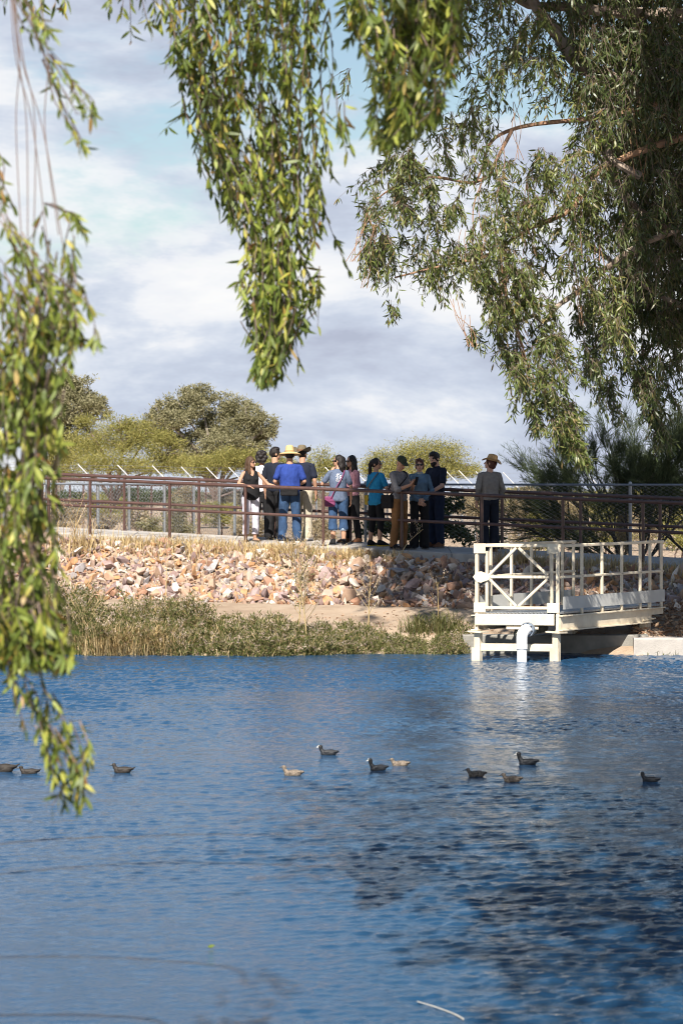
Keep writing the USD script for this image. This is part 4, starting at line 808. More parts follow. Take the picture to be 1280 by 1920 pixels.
def person(px, t, heading, height, label, sk, female=False, top=None, sleeve='short', hem=.86, topfit=1.0, pants=None, cut=.07, leg=1.0, flare=0.0, shoes=None, bare_foot=False, hair=HB, style='short', armL=None, armR=None,
           yaw=0.0, pitch=0.0, hat=None, glasses=False, stance=.10, step=0.0, lean=0.0, extras=None, seed=1, beard=False, handL=None, handR=None, cuff=False):
    k = height / 1.72; x = px_x(px, t); base = deck_pt(x, t)
    f = np.array([math.sin(heading), -math.cos(heading), 0]); r = np.array([f[1], -f[0], 0])
    M = np.stack([r, f, [0, 0, 1]], 1) * k
    W = lambda v: np.asarray(v, float) @ M.T + base
    t_ = thing('person', base, label, 'person', 'visitors on the walkway')
    wS = (.160 if female else .182); wC = .148 if female else .170; wW = .120 if female else .148; wH = .170 if female else .165
    ln = lambda z: np.array([0, lean * max(0, z - .95), 0])
    # joints
    J = {}
    for s, nm in ((1, 'R'), (-1, 'L')):
        J['sh' + nm] = np.array([s * wS, -.005, 1.382]) + ln(1.4)
        a = (armR if s > 0 else armL) or ((s * .235, -.03, 1.12), (s * .245, .05, .865))
        J['el' + nm], J['wr' + nm] = np.array(a[0], float), np.array(a[1], float)
        J['hip' + nm] = np.array([s * .088, 0, .90]); J['kn' + nm] = np.array([s * (.06 + stance * .42), .015 + s * step * .5, .49]); J['an' + nm] = np.array([s * stance, -.025 + s * step, .085])
    hc = np.array([0, .02, 1.50]) + ln(1.5); RH = rotz(-math.radians(yaw)) @ rotx(math.radians(pitch))
    def head(m): return m.transform(np.hstack([RH, (hc - RH @ np.array([0, .02, 1.50]))[:, None]]).astype(float))
    hp = lambda p: RH @ (np.array(p, float) - [0, .02, 1.50]) + hc
    # --- body, one continuous skin
    tor = [ell(np.array([0, 0, .95]), wH - .012, .105, .10), ell(np.array([0, .0, 1.10]) + ln(1.1), wW, .095, .09), ell(np.array([0, .005, 1.27]) + ln(1.27), wC, .112, .11), ell(np.array([0, -.005, 1.375]) + ln(1.38), wS - .02, .078, .06), ell(np.array([0, -.01, 1.43]) + ln(1.43), .075, .06, .03)]
    body = [MF.batch_hull([a, b]) for a, b in zip(tor[:-1], tor[1:])] + [MF.batch_hull([sph(J['sh' + nm], .036), ell(np.array([0, -.01, 1.435]) + ln(1.44), .05, .045, .03)]) for nm in 'RL']
    body += chain_m([np.array([0, -.012, 1.42]) + ln(1.42), hp([0, .0, 1.55])], [.055 if female else .062, .052 if female else .058], 12)
    cran, jaw, chin = ell([0, .008, 1.625], .076, .096, .098, 18), ell([0, .045, 1.553], .056, .055, .05), ell([0, .075, 1.520], .026, .024, .018)
    body += [head(MF.batch_hull([cran, jaw])), head(MF.batch_hull([jaw, chin])), head(MF.batch_hull([sph([0, .098, 1.615], .009, 8), sph([0, .123, 1.575], .012, 8), sph([.013, .103, 1.57], .009, 8), sph([-.013, .103, 1.57], .009, 8)]))]
    body += [head(ell([s * .078, .0, 1.60], .010, .022, .032, 8)) for s in (1, -1)]
    for s, nm in ((1, 'R'), (-1, 'L')):
        sc = .84 if female else 1.0
        body += chain_m([J['sh' + nm], J['el' + nm], J['wr' + nm]], [.045 * sc, .041 * sc, .029 * sc])
        d = J['wr' + nm] - J['el' + nm]; hd = (handR if s > 0 else handL) or (d, (-s, .2, 0) if abs(unit(d)[2]) > .7 else (0, 0, -1))
        body += hand(J['wr' + nm], hd[0], hd[1], s, .55)
        body += chain_m([J['hip' + nm], J['kn' + nm] + [0, 0, .0], J['an' + nm] * .62 + J['kn' + nm] * .38 + [0, -.012, .0], J['an' + nm]], [.084, .054, .050, .037])
        an = J['an' + nm]; body.append(MF.batch_hull([sph(an + [0, -.03, -.045], .034), sph(an + [s * .02, .11, -.055], .030), sph(an + [s * .025, .165, -.062], .020)]))
    bv, bf = soften(union(body), .022, 6, lam=.45)
    obj('body', (W(bv), bf), sk, t_, smooth=True)
    # --- trousers
    if pants is not None:
        leg_ms = []; e = .016 * leg
        for nm in 'RL':
            h, kn, an = J['hip' + nm], J['kn' + nm], J['an' + nm]
            fl = sph(an + [0, .0, .0], .055 * leg + .012 + flare, 12)
            leg_ms += [MF.batch_hull([sph(h, .088 + e, 12), sph(kn, .060 + e, 12)]), MF.batch_hull([sph(kn, .060 + e, 12), fl])]
        pel = MF.batch_hull([ell([0, 0, .94], wH + .004, .118, .10), ell([0, 0, 1.03], wW + .010, .108, .03)])
        seat = [ell([s * .07, -.05, .90], .082, .066, .095) for s in (1, -1)]
        m = union(leg_ms + [pel] + seat).trim_by_plane((0, 0, 1), cut)
        v, ff = soften(m, .024, 4, .015, seed, 12); obj('trousers', (W(v), ff), pants, t_, smooth=True)
        if cuff:
            cs = []
            for nm in 'RL':
                kn, an = J['kn' + nm], J['an' + nm]; u = (kn[2] - cut) / (kn[2] - an[2]); q = kn + (an - kn) * u
                cs.append(MF.cylinder(.04, .066 + e, .064 + e, 16).translate(tuple(q - [0, 0, .012])))
            v, ff = soften(union(cs), .02, 2); obj('turned_up_cuffs', (W(v), ff), cloth('pale_denim', (.33, .40, .50)), t_, smooth=True)
    # --- shoes
    if shoes is not None:
        for s, nm in ((1, 'R'), (-1, 'L')):
            an = J['an' + nm]; up = MF.batch_hull([sph(an + [0, -.035, -.03], .046), sph(an + [s * .02, .11, -.050], .042), sph(an + [s * .028, .185, -.058], .028), sph(an + [0, -.015, .01], .047)])
            up = up.trim_by_plane((0, 0, 1), .012)
            if bare_foot: up = up.trim_by_plane((0, 0, -1), -.030)
            v, ff = soften(up, .02, 3); sh = obj('shoe', (W(v), ff), shoes, t_, smooth=True)
            so = MF.batch_hull([MF.cylinder(.022, .047, .047, 14).translate(tuple(an * [1, 1, 0] + [0, -.035, .001])), MF.cylinder(.022, .046, .046, 14).translate(tuple(an * [1, 1, 0] + [s * .02, .11, .001])), MF.cylinder(.022, .03, .03, 14).translate(tuple(an * [1, 1, 0] + [s * .028, .19, .001]))])
            obj('sole', (W(to_vf(so)[0]), to_vf(so)[1]), (extras or {}).get('sole', BOLT), sh)
    # --- top
    shirt = None
    if top is not None:
        g = .013 * topfit
        st = [ell(np.array([0, 0, hem + .05]), wH + g + .004, .118 + g, .09), ell(np.array([0, 0, 1.10]) + ln(1.1), wW + g + .012 * topfit, .104 + g, .09), ell(np.array([0, .006, 1.27]) + ln(1.27), wC + g + .004, .116 + g, .11), ell(np.array([0, -.004, 1.377]) + ln(1.38), wS - .016 + g * .6, .080 + g, .062), ell(np.array([0, -.01, 1.436]) + ln(1.43), .082, .066, .026)]
        ms = [MF.batch_hull([a, b]) for a, b in zip(st[:-1], st[1:])]
        ms += [MF.batch_hull([sph(J['sh' + nm] + [0, 0, .0], .058 if not female else .050), ell(np.array([0, -.01, 1.437]) + ln(1.44), .070, .058, .028)]) for nm in 'RL']
        if female: ms += [MF.batch_hull([ell(np.array([s * .068, .085, 1.265]) + ln(1.27), .062, .05, .058), ell(np.array([s * .06, .05, 1.33]) + ln(1.27), .05, .04, .03)]) for s in (1, -1)]
        for s, nm in ((1, 'R'), (-1, 'L')):
            sc = .86 if female else 1.0; sh, el, wr = J['sh' + nm], J['el' + nm], J['wr' + nm]
            if sleeve == 'short': ms += chain_m([sh, sh + (el - sh) * .72], [.060 * sc, .062 * sc + .004], 12)
            elif sleeve == 'rolled': ms += chain_m([sh, el, el + (wr - el) * .2], [.060 * sc, .056 * sc, .054 * sc], 12)
            elif sleeve == 'long': ms += chain_m([sh, el, el + (wr - el) * .93], [.060 * sc, .053 * sc, .043 * sc], 12)
        m = union(ms).trim_by_plane((0, 0, 1), hem)
        if sleeve == 'none':
            hole = union([MF.batch_hull([sph([s * (wS + .06), 0, 1.50], .10), sph([s * (wS + .045), 0, 1.36], .075)]) for s in (1, -1)] + [MF.batch_hull([sph([0, .13, 1.44], .06), sph([0, .15, 1.34], .04), sph([0, .0, 1.50], .07)])]); m = m - hole
        v, ff = soften(m, .022, 4, .017, seed + 3, 11); shirt = v
        obj({'none': 'tank_top', 'long': 'long_sleeved_shirt'}.get(sleeve, 'shirt'), (W(v), ff), top, t_, smooth=True)
        if (extras or {}).get('collar') is not None:
            cm = MF.cylinder(.045, .078, .066, 16).translate((0, 0, 0)); c0 = np.array([0, -.008, 1.428]) + ln(1.43); v, ff = soften(cm.translate(tuple(c0)) , .02, 1)
            obj('collar', (W(v), ff), extras['collar'], t_, smooth=True)
    # --- hair
    sk_ = ell([0, -.004, 1.632], .086, .104, .104, 18); face = MF.batch_hull([ell([0, .12, 1.56], .068, .07, .075), ell([0, .13, 1.50], .07, .06, .05)])
    hs = [sk_]
    if style == 'long': hs += [MF.batch_hull([ell([0, -.03, 1.62], .088, .085, .08), ell([0, -.055, 1.47], .098, .06, .06)]), MF.batch_hull([ell([0, -.055, 1.47], .098, .06, .06), ell([0, -.075, 1.33], .085, .038, .05)])] + [MF.batch_hull([ell([s * .078, .01, 1.58], .02, .05, .05), ell([s * .085, .035, 1.40], .022, .03, .07)]) for s in (1, -1)]
    if style == 'wavy': hs += [MF.batch_hull([ell([0, -.04, 1.62], .10, .09, .09), ell([0, -.07, 1.50], .115, .065, .06)]), MF.batch_hull([ell([0, -.07, 1.5], .115, .06, .06), ell([0.02, -.085, 1.38], .08, .035, .05)])]
    if style == 'curly': hs += [ell([x, y - .02, z], .06, .06, .06, 10) for x, y, z in ((.05, -.04, 1.69), (-.05, -.05, 1.69), (0, .03, 1.71), (.075, -.03, 1.62), (-.075, -.03, 1.62), (0, -.09, 1.63), (.05, -.08, 1.56), (-.05, -.08, 1.56))]
    if style == 'tail': hs += [MF.batch_hull([sph([0, -.09, 1.64], .045), sph([0, -.125, 1.60], .035)]), MF.batch_hull([sph([0, -.125, 1.6], .036), sph([.01, -.12, 1.44], .04)]), MF.batch_hull([sph([.01, -.12, 1.44], .04), sph([.02, -.10, 1.34], .018)])]
    if style == 'bob': hs += [MF.batch_hull([ell([0, -.02, 1.62], .092, .09, .08), ell([0, -.03, 1.545], .088, .07, .04)]), ell([.03, .055, 1.70], .055, .04, .025)]
    if style == 'crop': hs += [ell([0, .02, 1.70], .075, .08, .045)]
    hm = head(union(hs) - face)
    if not (hat or '').startswith('cap') or style != 'short':
        v, ff = soften(hm, .018, 3, .012, seed + 9, 26); obj('hair', (W(v), ff), hair, t_, smooth=True)
    if beard:
        bm = MF.batch_hull([ell([0, .06, 1.545], .062, .058, .045), ell([0, .088, 1.505], .036, .034, .026)]) - ell([0, .14, 1.585], .055, .06, .038)
        v, ff = soften(head(bm), .016, 2, .006, seed, 40); obj('beard', (W(v), ff), hair, t_, smooth=True)
    for s in (1, -1): 
        ev, ef = to_vf(head(ell([s * .031, .094, 1.607], .011, .008, .006, 8))); obj('eye', (W(ev), ef), LENS, t_, smooth=True)
    mv, mf = to_vf(head(ell([0, .103, 1.543], .022, .007, .006, 10))); obj('mouth', (W(mv), mf), skin('lips', (.36, .13, .11)), t_, smooth=True)
    if glasses:
        gm = union([ell([s * .034, .108, 1.609], .029, .008, .021, 12) for s in (1, -1)] + chain_m([np.array([-.02, .112, 1.614]), np.array([.02, .112, 1.614])], [.004, .004], 6) + sum([chain_m([np.array([s * .06, .10, 1.614]), np.array([s * .083, -.01, 1.612])], [.004, .004], 6) for s in (1, -1)], []))
        gv, gf = to_vf(head(gm)); obj('sunglasses', (W(gv), gf), LENS, t_, smooth=True)
    if hat:
        kind, hm_, band = hat.split(':')[0], (extras or {})['hat'], (extras or {}).get('band', BOLT)
        if kind == 'cap':
            cm = (ell([0, -.002, 1.655], .092, .112, .095, 20).trim_by_plane((0, 0, 1), 1.645)); bill = MF.batch_hull([MF.cylinder(.008, .085, .085, 18).scale((1, .5, 1)).translate((0, .085, 1.648)), MF.cylinder(.006, .055, .055, 18).scale((1, .5, 1)).translate((0, .155, 1.630))])
            for nm, m in (('cap', cm), ('cap_bill', bill)): v, ff = soften(head(m), .02, 1); obj(nm, (W(v), ff), hm_, t_, smooth=30)
        else:
            br, side, h, flop = {'straw': (.215, .0, .135, .045), 'western': (.165, .075, .115, .0), 'wide': (.175, .055, .115, .02)}[kind]
            nr, na = 7, 40; an = np.linspace(0, 2 * math.pi, na, endpoint=False); rr_ = np.linspace(0, 1, nr); v = []
            for q in rr_:
                rx, ry = .088 + (br - .088) * q, .104 + (br * 1.04 - .104) * q
                v.append(np.stack([rx * np.cos(an), ry * np.sin(an) - .005, 1.668 + side * q ** 1.6 * np.cos(an) ** 2 - flop * q ** 1.5 - .02 * q * np.sin(an) ** 2 * (side > 0)], 1))
            v = np.vstack(v); ff = []
            for i in range(nr - 1):
                for j in range(na): j2 = (j + 1) % na; ff += [(i * na + j, (i + 1) * na + j, (i + 1) * na + j2), (i * na + j, (i + 1) * na + j2, i * na + j2)]
            ff = np.array(ff); n0 = len(v); v2 = np.vstack([v, v - [0, 0, .006]]); ff2 = np.vstack([ff, ff[:, ::-1] + n0])
            top_ = MF.batch_hull([MF.cylinder(.01, .090, .090, 24).scale((1, 1.17, 1)).translate((0, -.005, 1.662)), ell([0, -.008, 1.668 + h - .03], .070, .088, .03, 16)]) - MF.batch_hull([ell([0, .06, 1.668 + h + .02], .022, .04, .035), ell([0, -.06, 1.668 + h + .02], .022, .04, .030)])
            bnd = MF.cylinder(.024, .0925, .0915, 24).scale((1, 1.17, 1)).translate((0, -.005, 1.669))
            mt = np.hstack([RH, (hc - RH @ np.array([0, .02, 1.50]))[:, None]])
            obj('hat_brim', (W(v2 @ RH.T + mt[:, 3]), ff2), hm_, t_, smooth=True)
            a, b_ = soften(head(top_), .016, 2); obj('hat_crown', (W(a), b_), hm_, t_, smooth=40)
            a, b_ = to_vf(head(bnd)); obj('hat_band', (W(a), b_), band, t_, smooth=30)
    return dict(W=W, J=J, shirt=shirt, t=t_, k=k, base=base, mat=M)
def bag(name, pr, c, size, mt, label, strap=None, smt=None, flap=True, cat='bag'):
    """a soft bag at c (the wearer's own frame) with its strap along the given points"""
    cx, cy, cz = c; a, b, d = size
    m = MF.batch_hull([sph([cx + i * (a / 2 - .02), cy + j * (b / 2 - .02), cz + l * (d / 2 - .02)], .02, 8) for i in (1, -1) for j in (1, -1) for l in (1, -1)])
    v, f = soften(m, .02, 4, .006, 3, 18); base = pr['W'](np.array([c]))[0]
    t = thing(name, base, label, cat); obj('pouch', (pr['W'](v), f), mt, t, smooth=True)
    if flap:
        m = MF.batch_hull([sph([cx + i * (a / 2 - .012), cy + j * (b / 2 - .012) , cz + l], .016, 8) for i in (1, -1) for j in (1, -1) for l in (d * .05, d / 2 - .006)]); v, f = soften(m, .02, 2); obj('flap', (pr['W'](v), f), mt, t, smooth=True)
    if strap is not None:
        c_ = spline(strap, 24); w = []
        for p, q in zip(c_[:-1], c_[1:]): w.append(tube([p, q], .011, 6))
        v, f = cat_vf(w); obj('strap', (pr['W'](v), f), smt or mt, t)
    return t
rad = math.radians
NAVY, NAVY2, BLUE, BLK = cloth('navy', (.012, .016, .032)), cloth('navy_shirt', (.010, .014, .026)), cloth('royal_blue', (.022, .05, .24)), cloth('black', (.012, .012, .014))
DENIM, DDENIM, LDENIM = cloth('denim', (.035, .075, .16), .9, .4, 9), cloth('dark_denim', (.014, .024, .055), .9, .35, 9), cloth('light_denim', (.10, .17, .25), .9, .35, 9)
LILAC, WHITE, KHAKI = cloth('lilac_white', (.56, .54, .62)), cloth('white_cotton', (.72, .72, .78)), cloth('khaki', (.46, .41, .32))
GREYB, PINK, TEAL, GREYS, BRN, GREY2 = cloth('slate_tee', (.10, .13, .20)), cloth('dusty_pink', (.34, .17, .21)), cloth('bright_teal', (.02, .24, .46)), cloth('grey_shirt', (.17, .165, .175)), cloth('brown_canvas', (.20, .10, .04)), cloth('grey_work_shirt', (.22, .205, .19))
STRAWH, OLIVEH, TANH = cloth('straw_hat', (.62, .44, .21), .8, .2, 60, .6), cloth('olive_hat', (.16, .13, .085)), cloth('tan_hat', (.47, .30, .14), .8, .15, 20)
PURPLE, MUST, BROWNL = cloth('purple_leather', (.19, .045, .12), .5), cloth('mustard', (.42, .30, .04)), cloth('brown_leather', (.16, .07, .035), .6)
p1 = person(470, .42, rad(22), 1.62, 'woman in black sleeveless top and white trousers with sunglasses, arms resting on the railing', SK2, True, BLK, 'none', .84, 1.4, LILAC, .15, .95, 0, BROWNL, True, HB, 'long',
    armR=((.30, .10, 1.17), (.17, .30, 1.13)), armL=((-.34, .10, 1.16), (-.50, .28, 1.10)), handR=((-.5, .8, -.1), (0, 0, -1)), handL=((-.8, .5, -.1), (0, 0, -1)), yaw=-34, glasses=True, seed=11)
p2 = person(491, 1.65, rad(172), 1.69, 'person with short dark curly hair in a white sleeveless top, back turned', SK3, True, WHITE, 'short', .92, 1.1, BLK, .06, 1.0, 0, BLK, False, HD, 'curly', extras=dict(sole=PVC), seed=12, stance=.12)
p3 = person(516, 1.15, rad(148), 1.79, 'tall dark haired man in navy shirt and black trousers, back turned', SK2, False, NAVY2, 'short', .90, 1.25, BLK, .06, 1.15, .01, BLK, False, HD, 'crop', yaw=38, seed=13, stance=.13,
    armR=((.24, .10, 1.13), (.16, .30, 1.06)))
p4 = person(543, .75, rad(184), 1.78, 'broad man in royal blue shirt, jeans and straw hat seen from behind', SK2, False, BLUE, 'short', .90, 1.6, DENIM, .06, 1.15, .01, cloth('navy_trainer', (.03, .045, .08)), False, HD, 'short', hat='straw', extras=dict(hat=STRAWH, band=cloth('straw_band', (.36, .24, .11)), sole=PVC),
    armR=((.27, .0, 1.13), (.17, .22, 1.06)), armL=((-.27, .0, 1.13), (-.18, .22, 1.06)), stance=.14, seed=14, pitch=-6)
p5 = person(567, 1.55, rad(168), 1.80, 'man in olive western hat, navy shirt and khaki trousers beside the blue shirt', SK2, False, NAVY, 'short', .92, 1.2, KHAKI, .05, 1.15, .01, WHITE, False, HD, 'short', hat='western', extras=dict(hat=OLIVEH, band=BROWNL), yaw=20, seed=15)
p6 = person(634, .62, rad(186), 1.70, 'woman in slate tee printed with 25, turned-up jeans, hand raised to her face', SK2, True, GREYB, 'short', .83, 1.5, DENIM, .30, 1.35, .025, BLK, False, HD, 'wavy',
    armL=((-.30, .06, 1.17), (-.10, .20, 1.40)), handL=((.4, .4, .8), (.5, .6, 0)), armR=((.24, -.02, 1.12), (.25, .06, .87)), yaw=-62, glasses=True, cuff=True, seed=16, extras=dict(sole=BOLT))
p7 = person(659, 1.62, rad(-52), 1.68, 'woman in dusty pink long sleeved top and dark trousers holding a paper', SK2, True, PINK, 'long', .92, 1.0, BLK, .10, 1.0, .0, BROWNL, False, HD, 'long',
    armR=((.22, .02, 1.13), (.10, .26, 1.10)), armL=((-.24, .02, 1.13), (-.08, .25, 1.06)), glasses=True, seed=17, step=.08)
p8 = person(705, .95, rad(135), 1.66, 'woman in bright teal tee and black cropped leggings looking over her shoulder', SK2, True, TEAL, 'short', .80, 1.2, BLK, .27, .75, -.012, BLK, False, HD, 'tail', armR=((.24, .04, 1.14), (.20, .24, 1.10)), armL=((-.23, .02, 1.12), (-.15, .22, 1.02)), yaw=66, glasses=True, seed=18, extras=dict(sole=MUST), stance=.13)
p9 = person(748, .22, rad(48), 1.72, 'man in dark green cap, grey shirt and brown trousers looking down at a phone', SK2, False, GREYS, 'rolled', .90, 1.2, BRN, .05, 1.0, .008, BLK, False, HD, 'short', hat='cap', armR=((.21, .12, 1.10), (.06, .33, 1.20)), armL=((-.21, .12, 1.10), (-.03, .33, 1.19)), handR=((-.3, .4, .8), (-.6, .4, 0)), handL=((.3, .4, .8), (.6, .4, 0)),
    pitch=-28, yaw=10, extras=dict(hat=cloth('dark_green_cap', (.035, .045, .028))), seed=19, stance=.135)
p10 = person(786, .72, rad(10), 1.68, 'woman in light denim jacket, sunglasses and flared dark trousers, hands clasped in front', SK1, True, LDENIM, 'long', .90, 1.6, BLK, .03, 1.0, .03, BLK, False, HR, 'bob',
    armR=((.24, .05, 1.12), (.05, .22, .93)), armL=((-.24, .05, 1.12), (-.03, .22, .95)), handR=((-.5, .5, -.6), (-.5, -.6, 0)), handL=((.5, .5, -.6), (.5, -.6, 0)), glasses=True, yaw=12, seed=20, extras=dict(collar=cloth('grey_scarf', (.30, .32, .31))))
p11 = person(817, 1.45, rad(-48), 1.80, 'bearded man in navy polo shirt and dark jeans looking down, in brown boots', SK1, False, NAVY, 'short', .90, 1.3, DDENIM, .07, 1.1, 0, BROWNL, False, HD, 'crop', armR=((.25, .12, 1.13), (.16, .30, .98)), armL=((-.26, .10, 1.12), (-.20, .33, 1.0)), pitch=-20, beard=True, seed=21, lean=-.02, extras=dict(collar=NAVY))
p12 = person(917, .95, rad(-158), 1.76, 'person in wide tan hat, grey work shirt and dark trousers standing alone, back turned', SK1, False, GREY2, 'long', .93, 1.4, NAVY2, .05, 1.2, .02, BROWNL, False, HR, 'bob', hat='wide', armL=((-.24, -.04, 1.14), (-.20, .10, .90)), armR=((.25, -.05, 1.13), (.21, .10, .93)), pitch=12, yaw=-48, extras=dict(hat=TANH, band=cloth('tan_band', (.33, .20, .09))), seed=22)
# print on the slate tee: the number, a flourish above it, small lines below
sv = p6['shirt']; back = sv[sv[:, 1] < -.02]; kd = cKDTree(back[:, [0, 2]])
def on_back(pts):
    d, i = kd.query(pts[:, [0, 1]], k=6); y = back[i, 1].mean(1); return np.stack([pts[:, 0], y - .010 - pts[:, 2], pts[:, 1]], 1)
tx = meshkit.text_mesh('25', .070, .003, True); tv = np.array(tx.vertices); tv[:, 0] -= tv[:, 0].mean()
marks = [(tv * [1, 1, 1] + [.005, 1.262, 0], np.array(tx.faces))]
def bar(x0, z0, x1, z1, w): return beam([x0, z0, .0015], [x1, z1, .0015], w, .003)
for z, x0, x1 in ((1.240, -.062, .062), (1.224, -.050, .058)):
    q = x0
    while q < x1: L = .008 + .010 * R.random(); marks.append(bar(q, z, q + L, z, .007)); q += L + .005
for seg in (((-.048, 1.352), (-.020, 1.366)), ((-.020, 1.366), (.004, 1.356)), ((.004, 1.356), (.018, 1.372)), ((-.030, 1.352), (-.004, 1.346))): marks.append(bar(*seg[0], *seg[1], .009))
v, f = cat_vf(marks); v = on_back(v); obj('printed_number', (p6['W'](v), f), WHITE, p6['t'])
# things carried
bag('crossbody_bag', p6, (-.17, -.07, .83), (.20, .08, .19), PURPLE, 'purple leather crossbody bag hanging at the left hip of the woman in the slate tee', [(-.15, -.12, .90), (-.06, -.155, 1.10), (.05, -.145, 1.28), (.11, -.07, 1.43), (.10, .05, 1.42), (.0, .16, 1.22), (-.16, .11, .98), (-.20, .0, .90)])
bag('crossbody_bag', p8, (-.20, .02, .90), (.10, .20, .18), MUST, 'mustard yellow bag at the hip of the woman in teal', [(-.20, -.06, .98), (-.08, -.15, 1.15), (.06, -.13, 1.33), (.10, -.05, 1.44)], cloth('grey_strap', (.16, .16, .15)))
bag('shoulder_bag', p9, (.21, -.10, .88), (.10, .24, .24), BLK, 'black shoulder bag behind the man in the green cap', [(.20, -.08, .98), (.10, .14, 1.22), (-.06, .14, 1.36), (-.10, .02, 1.45), (-.05, -.12, 1.36), (.12, -.14, 1.14), (.20, -.12, .99)])
bag('waist_pack', p4, (-.02, -.165, .95), (.32, .10, .17), BLK, 'black waist pack worn behind the man in the royal blue shirt', None)
bag('handbag', p1, (-.20, .06, .86), (.07, .18, .16), BLK, 'black handbag on the hip of the woman in the black top', [(-.20, .0, .93), (-.13, .10, 1.15), (-.08, .09, 1.38)])
w = p9['W']; c = w([(.015, .43, 1.27)])[0]; ph = thing('phone', c, 'phone held up by the man in the dark green cap', 'phone')
m = MF.batch_hull([sph([.015 + i * .033, .43 + l * .02, 1.27 + l * .068], .006, 8) for i in (1, -1) for l in (1, -1)]); v, f = to_vf(m); obj('case', (w(v), f), BLK, ph)
obj('screen', (w(np.array([(.015 + i * .031, .43 + l * .02 - .0075, 1.27 + l * .064) for i, l in ((-1, -1), (1, -1), (1, 1), (-1, 1))])), np.array([(0, 2, 1), (0, 3, 2)])), LENS, ph)
w = p7['W']; pv = np.array([(-.14, .30, 1.06), (.10, .33, 1.08), (.10, .40, 1.17), (-.14, .37, 1.15)]); obj('paper_sheet', (w(np.vstack([pv, pv - [0, .002, -.002]])), np.array([(0, 1, 2), (0, 2, 3), (4, 6, 5), (4, 7, 6)])), WHITE, label='white sheet of paper held by the woman in pink', cat='paper')

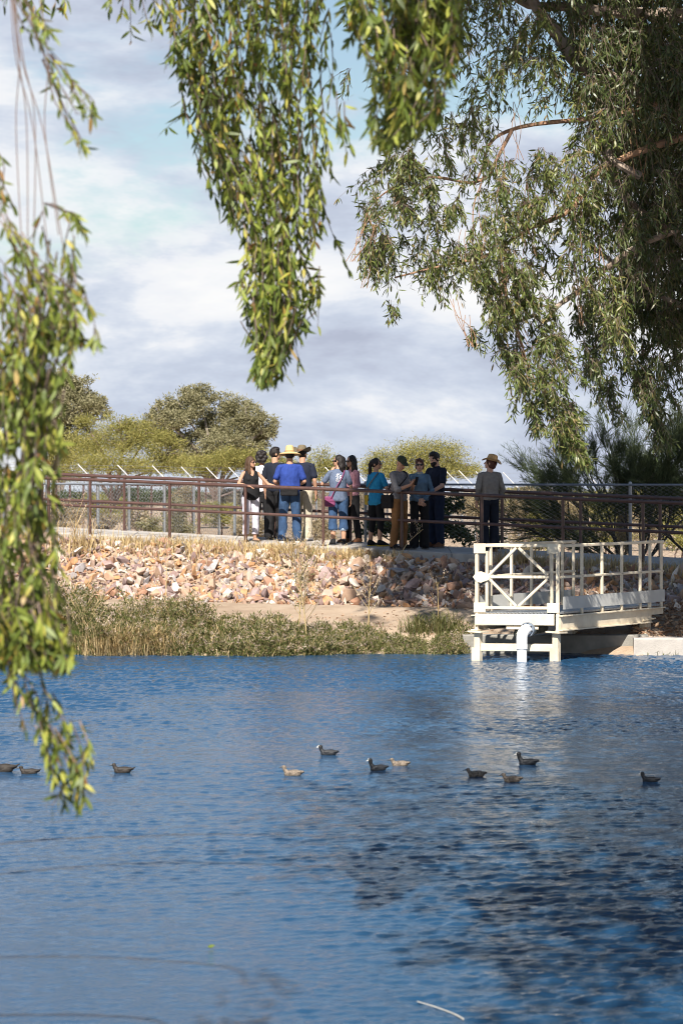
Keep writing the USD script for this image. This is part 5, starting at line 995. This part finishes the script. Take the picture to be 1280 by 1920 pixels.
# ---------------------------------------------------------------- water birds
COOT, COOTH, BILLW = mat('slate_feathers', (.016, .018, .023), .6, .35, 60), mat('black_feathers', (.007, .007, .008), .5), mat('white_bill', (.75, .72, .66), .4)
TEALF = usdkit.material(stage, LOOK + 'mottled_feathers', {'g': ('geometry', {}), 'n': ('voronoi_texture', {'scale': 70.0}), 'r': ('rgb_ramp', {'ramp': [(.08, (.016, .012, .009)), (.35, (.085, .066, .048)), (.6, (.19, .15, .115))]}), 'p': ('principled_bsdf', {'roughness': .75})},
    [('g.position', 'n.vector'), ('n.distance', 'r.fac'), ('r.color', 'p.base_color')], surface='p.BSDF')
DUCKD, BILLD, TAILW = mat('dark_brown_feathers', (.030, .023, .018), .7, .45, 70), mat('dark_bill', (.03, .03, .032), .4), mat('pale_rump', (.5, .46, .4), .7)
def bird(px, py, length, kind, label, heading=-90, seed=1, neck=1.0, group=None):
    d = H * F / (py - HOR); k = .94 * length * d / F / .36 ; b = np.array([(px - 640) * d / F, d, -.0])
    a = rad(heading); f = np.array([math.sin(a), -math.cos(a), 0]); r = np.array([f[1], -f[0], 0]); M = np.stack([r, f, [0, 0, 1]], 1) * k; W = lambda v: np.asarray(v, float) @ M.T + b
    t = thing('coot' if kind == 'coot' else 'duck', b, label, 'bird', group)
    bm = [MF.batch_hull([ell([0, .05, .025], .062, .075, .062), ell([0, -.05, .035], .066, .09, .062)]), MF.batch_hull([ell([0, -.06, .04], .055, .07, .045), ell([0, -.155, .055], .018, .03, .012)]), MF.batch_hull([ell([0, .08, .045], .045, .04, .045), ell([0, .115, .05 + .04 * neck], .028, .028, .03)]), MF.batch_hull([ell([0, .115, .05 + .04 * neck], .028, .028, .03), ell([0, .125, .075 + .06 * neck], .025, .030, .026)]), ell([0, .128, .08 + .06 * neck], .026, .034, .028)]
    fm = {'coot': COOT, 'teal': TEALF, 'dark': DUCKD}[kind]; v, ff = soften(union(bm).trim_by_plane((0, 0, 1), -.03), .012, 6, .003, seed, 40); obj('body', (W(v), ff), fm, t, smooth=True)
    hz = .08 + .06 * neck
    bl = MF.batch_hull([ell([0, .155, hz - .002], .009, .012, .012, 8), ell([0, .188 if kind == 'coot' else .205, hz - .012], .007 if kind == 'coot' else .014, .01, .005, 8)]); v, ff = to_vf(bl); bp = obj('bill', (W(v), ff), BILLW if kind == 'coot' else BILLD, t, smooth=True)
    if kind == 'coot':
        v, ff = soften(union([ell([0, .128, hz], .029, .037, .031), MF.batch_hull([ell([0, .118, .055 + .04 * neck], .031, .031, .03), ell([0, .125, hz - .01], .028, .033, .028)])]) - ell([0, .19, hz - .005], .03, .032, .03), .012, 2); obj('black_head', (W(v), ff), COOTH, t, smooth=True)
        v, ff = to_vf(ell([0, .158, hz + .016], .008, .008, .012, 8)); obj('frontal_shield', (W(v), ff), BILLW, t, smooth=True)
    for s in (1, -1):
        wm = MF.batch_hull([ell([s * .052, .03, .05], .016, .05, .034), ell([s * .04, -.11, .062], .012, .05, .018), ell([s * .018, -.165, .068], .006, .02, .006)]); v, ff = soften(wm, .014, 3, .003, seed + s, 50); obj('wing', (W(v), ff), fm, t, smooth=True)
        v, ff = to_vf(ell([s * .0235, .138, hz + .008], .004, .005, .005, 8)); obj('eye', (W(v), ff), LENS, t, smooth=True)
    if kind == 'dark': v, ff = to_vf(MF.batch_hull([ell([0, -.15, .06], .02, .02, .01, 8), ell([0, -.20, .085], .028, .014, .005, 8)])); obj('tail', (W(v), ff), fm, t, smooth=True)
bird(615, 1416, 43, 'coot', 'slate coot swimming at the back of the flock, farthest from the camera', seed=1)
bird(708, 1445, 45, 'coot', 'coot with raised neck and white bill in front of a mottled duck', seed=2, neck=1.5, heading=-72)
bird(988, 1434, 48, 'coot', 'black headed coot with white bill behind the right pair of mottled ducks', seed=3, neck=1.35)
bird(1218, 1467, 43, 'coot', 'lone coot in the dark water near the right edge', seed=4, heading=-110)
bird(548, 1455, 47, 'teal', 'mottled brown duck leading the flock at its left end', seed=5, neck=.9)
bird(749, 1437, 43, 'teal', 'mottled brown duck just behind the coot with the raised neck', seed=6, neck=.5)
bird(892, 1456, 44, 'teal', 'mottled brown duck at the left of the right hand pair', seed=7, neck=.5)
bird(959, 1466, 45, 'teal', 'mottled brown duck at the right of the right hand pair', seed=8, neck=.5)
bird(229, 1449, 46, 'dark', 'dark duck swimming alone right of the drooping twig', seed=9, neck=.7)
bird(54, 1452, 44, 'dark', 'dark duck close behind the drooping leafy twig at left', seed=10, neck=.5)
bird(2, 1448, 64, 'dark', 'big dark duck cut off by the left edge of the picture', seed=11, neck=.5, heading=-80)
# a pale reed and a leaf on the water
c = spline([P(782, 1883, HOR and H * F / (1883 - HOR)), P(815, 1893, H * F / (1893 - HOR)), P(850, 1906, H * F / (1906 - HOR)), P(868, 1916, H * F / (1916 - HOR))], 14) + [0, 0, .012]
obj('floating_reed', tube(c, np.linspace(.003, .005, len(c)), 6), mat('pale_reed', (.42, .40, .36), .7, .2, 20.0), smooth=30, label='pale curved reed floating on the water at the bottom', cat='reed')
q = P(389, 1780, H * F / (1780 - HOR)) + [0, 0, .012]; obj('floating_leaf', leaves(q[None], [[.8, .6, .05]], .05, .02), L_NEAR, label='tiny leaf floating on the open blue water at lower left', cat='leaf')
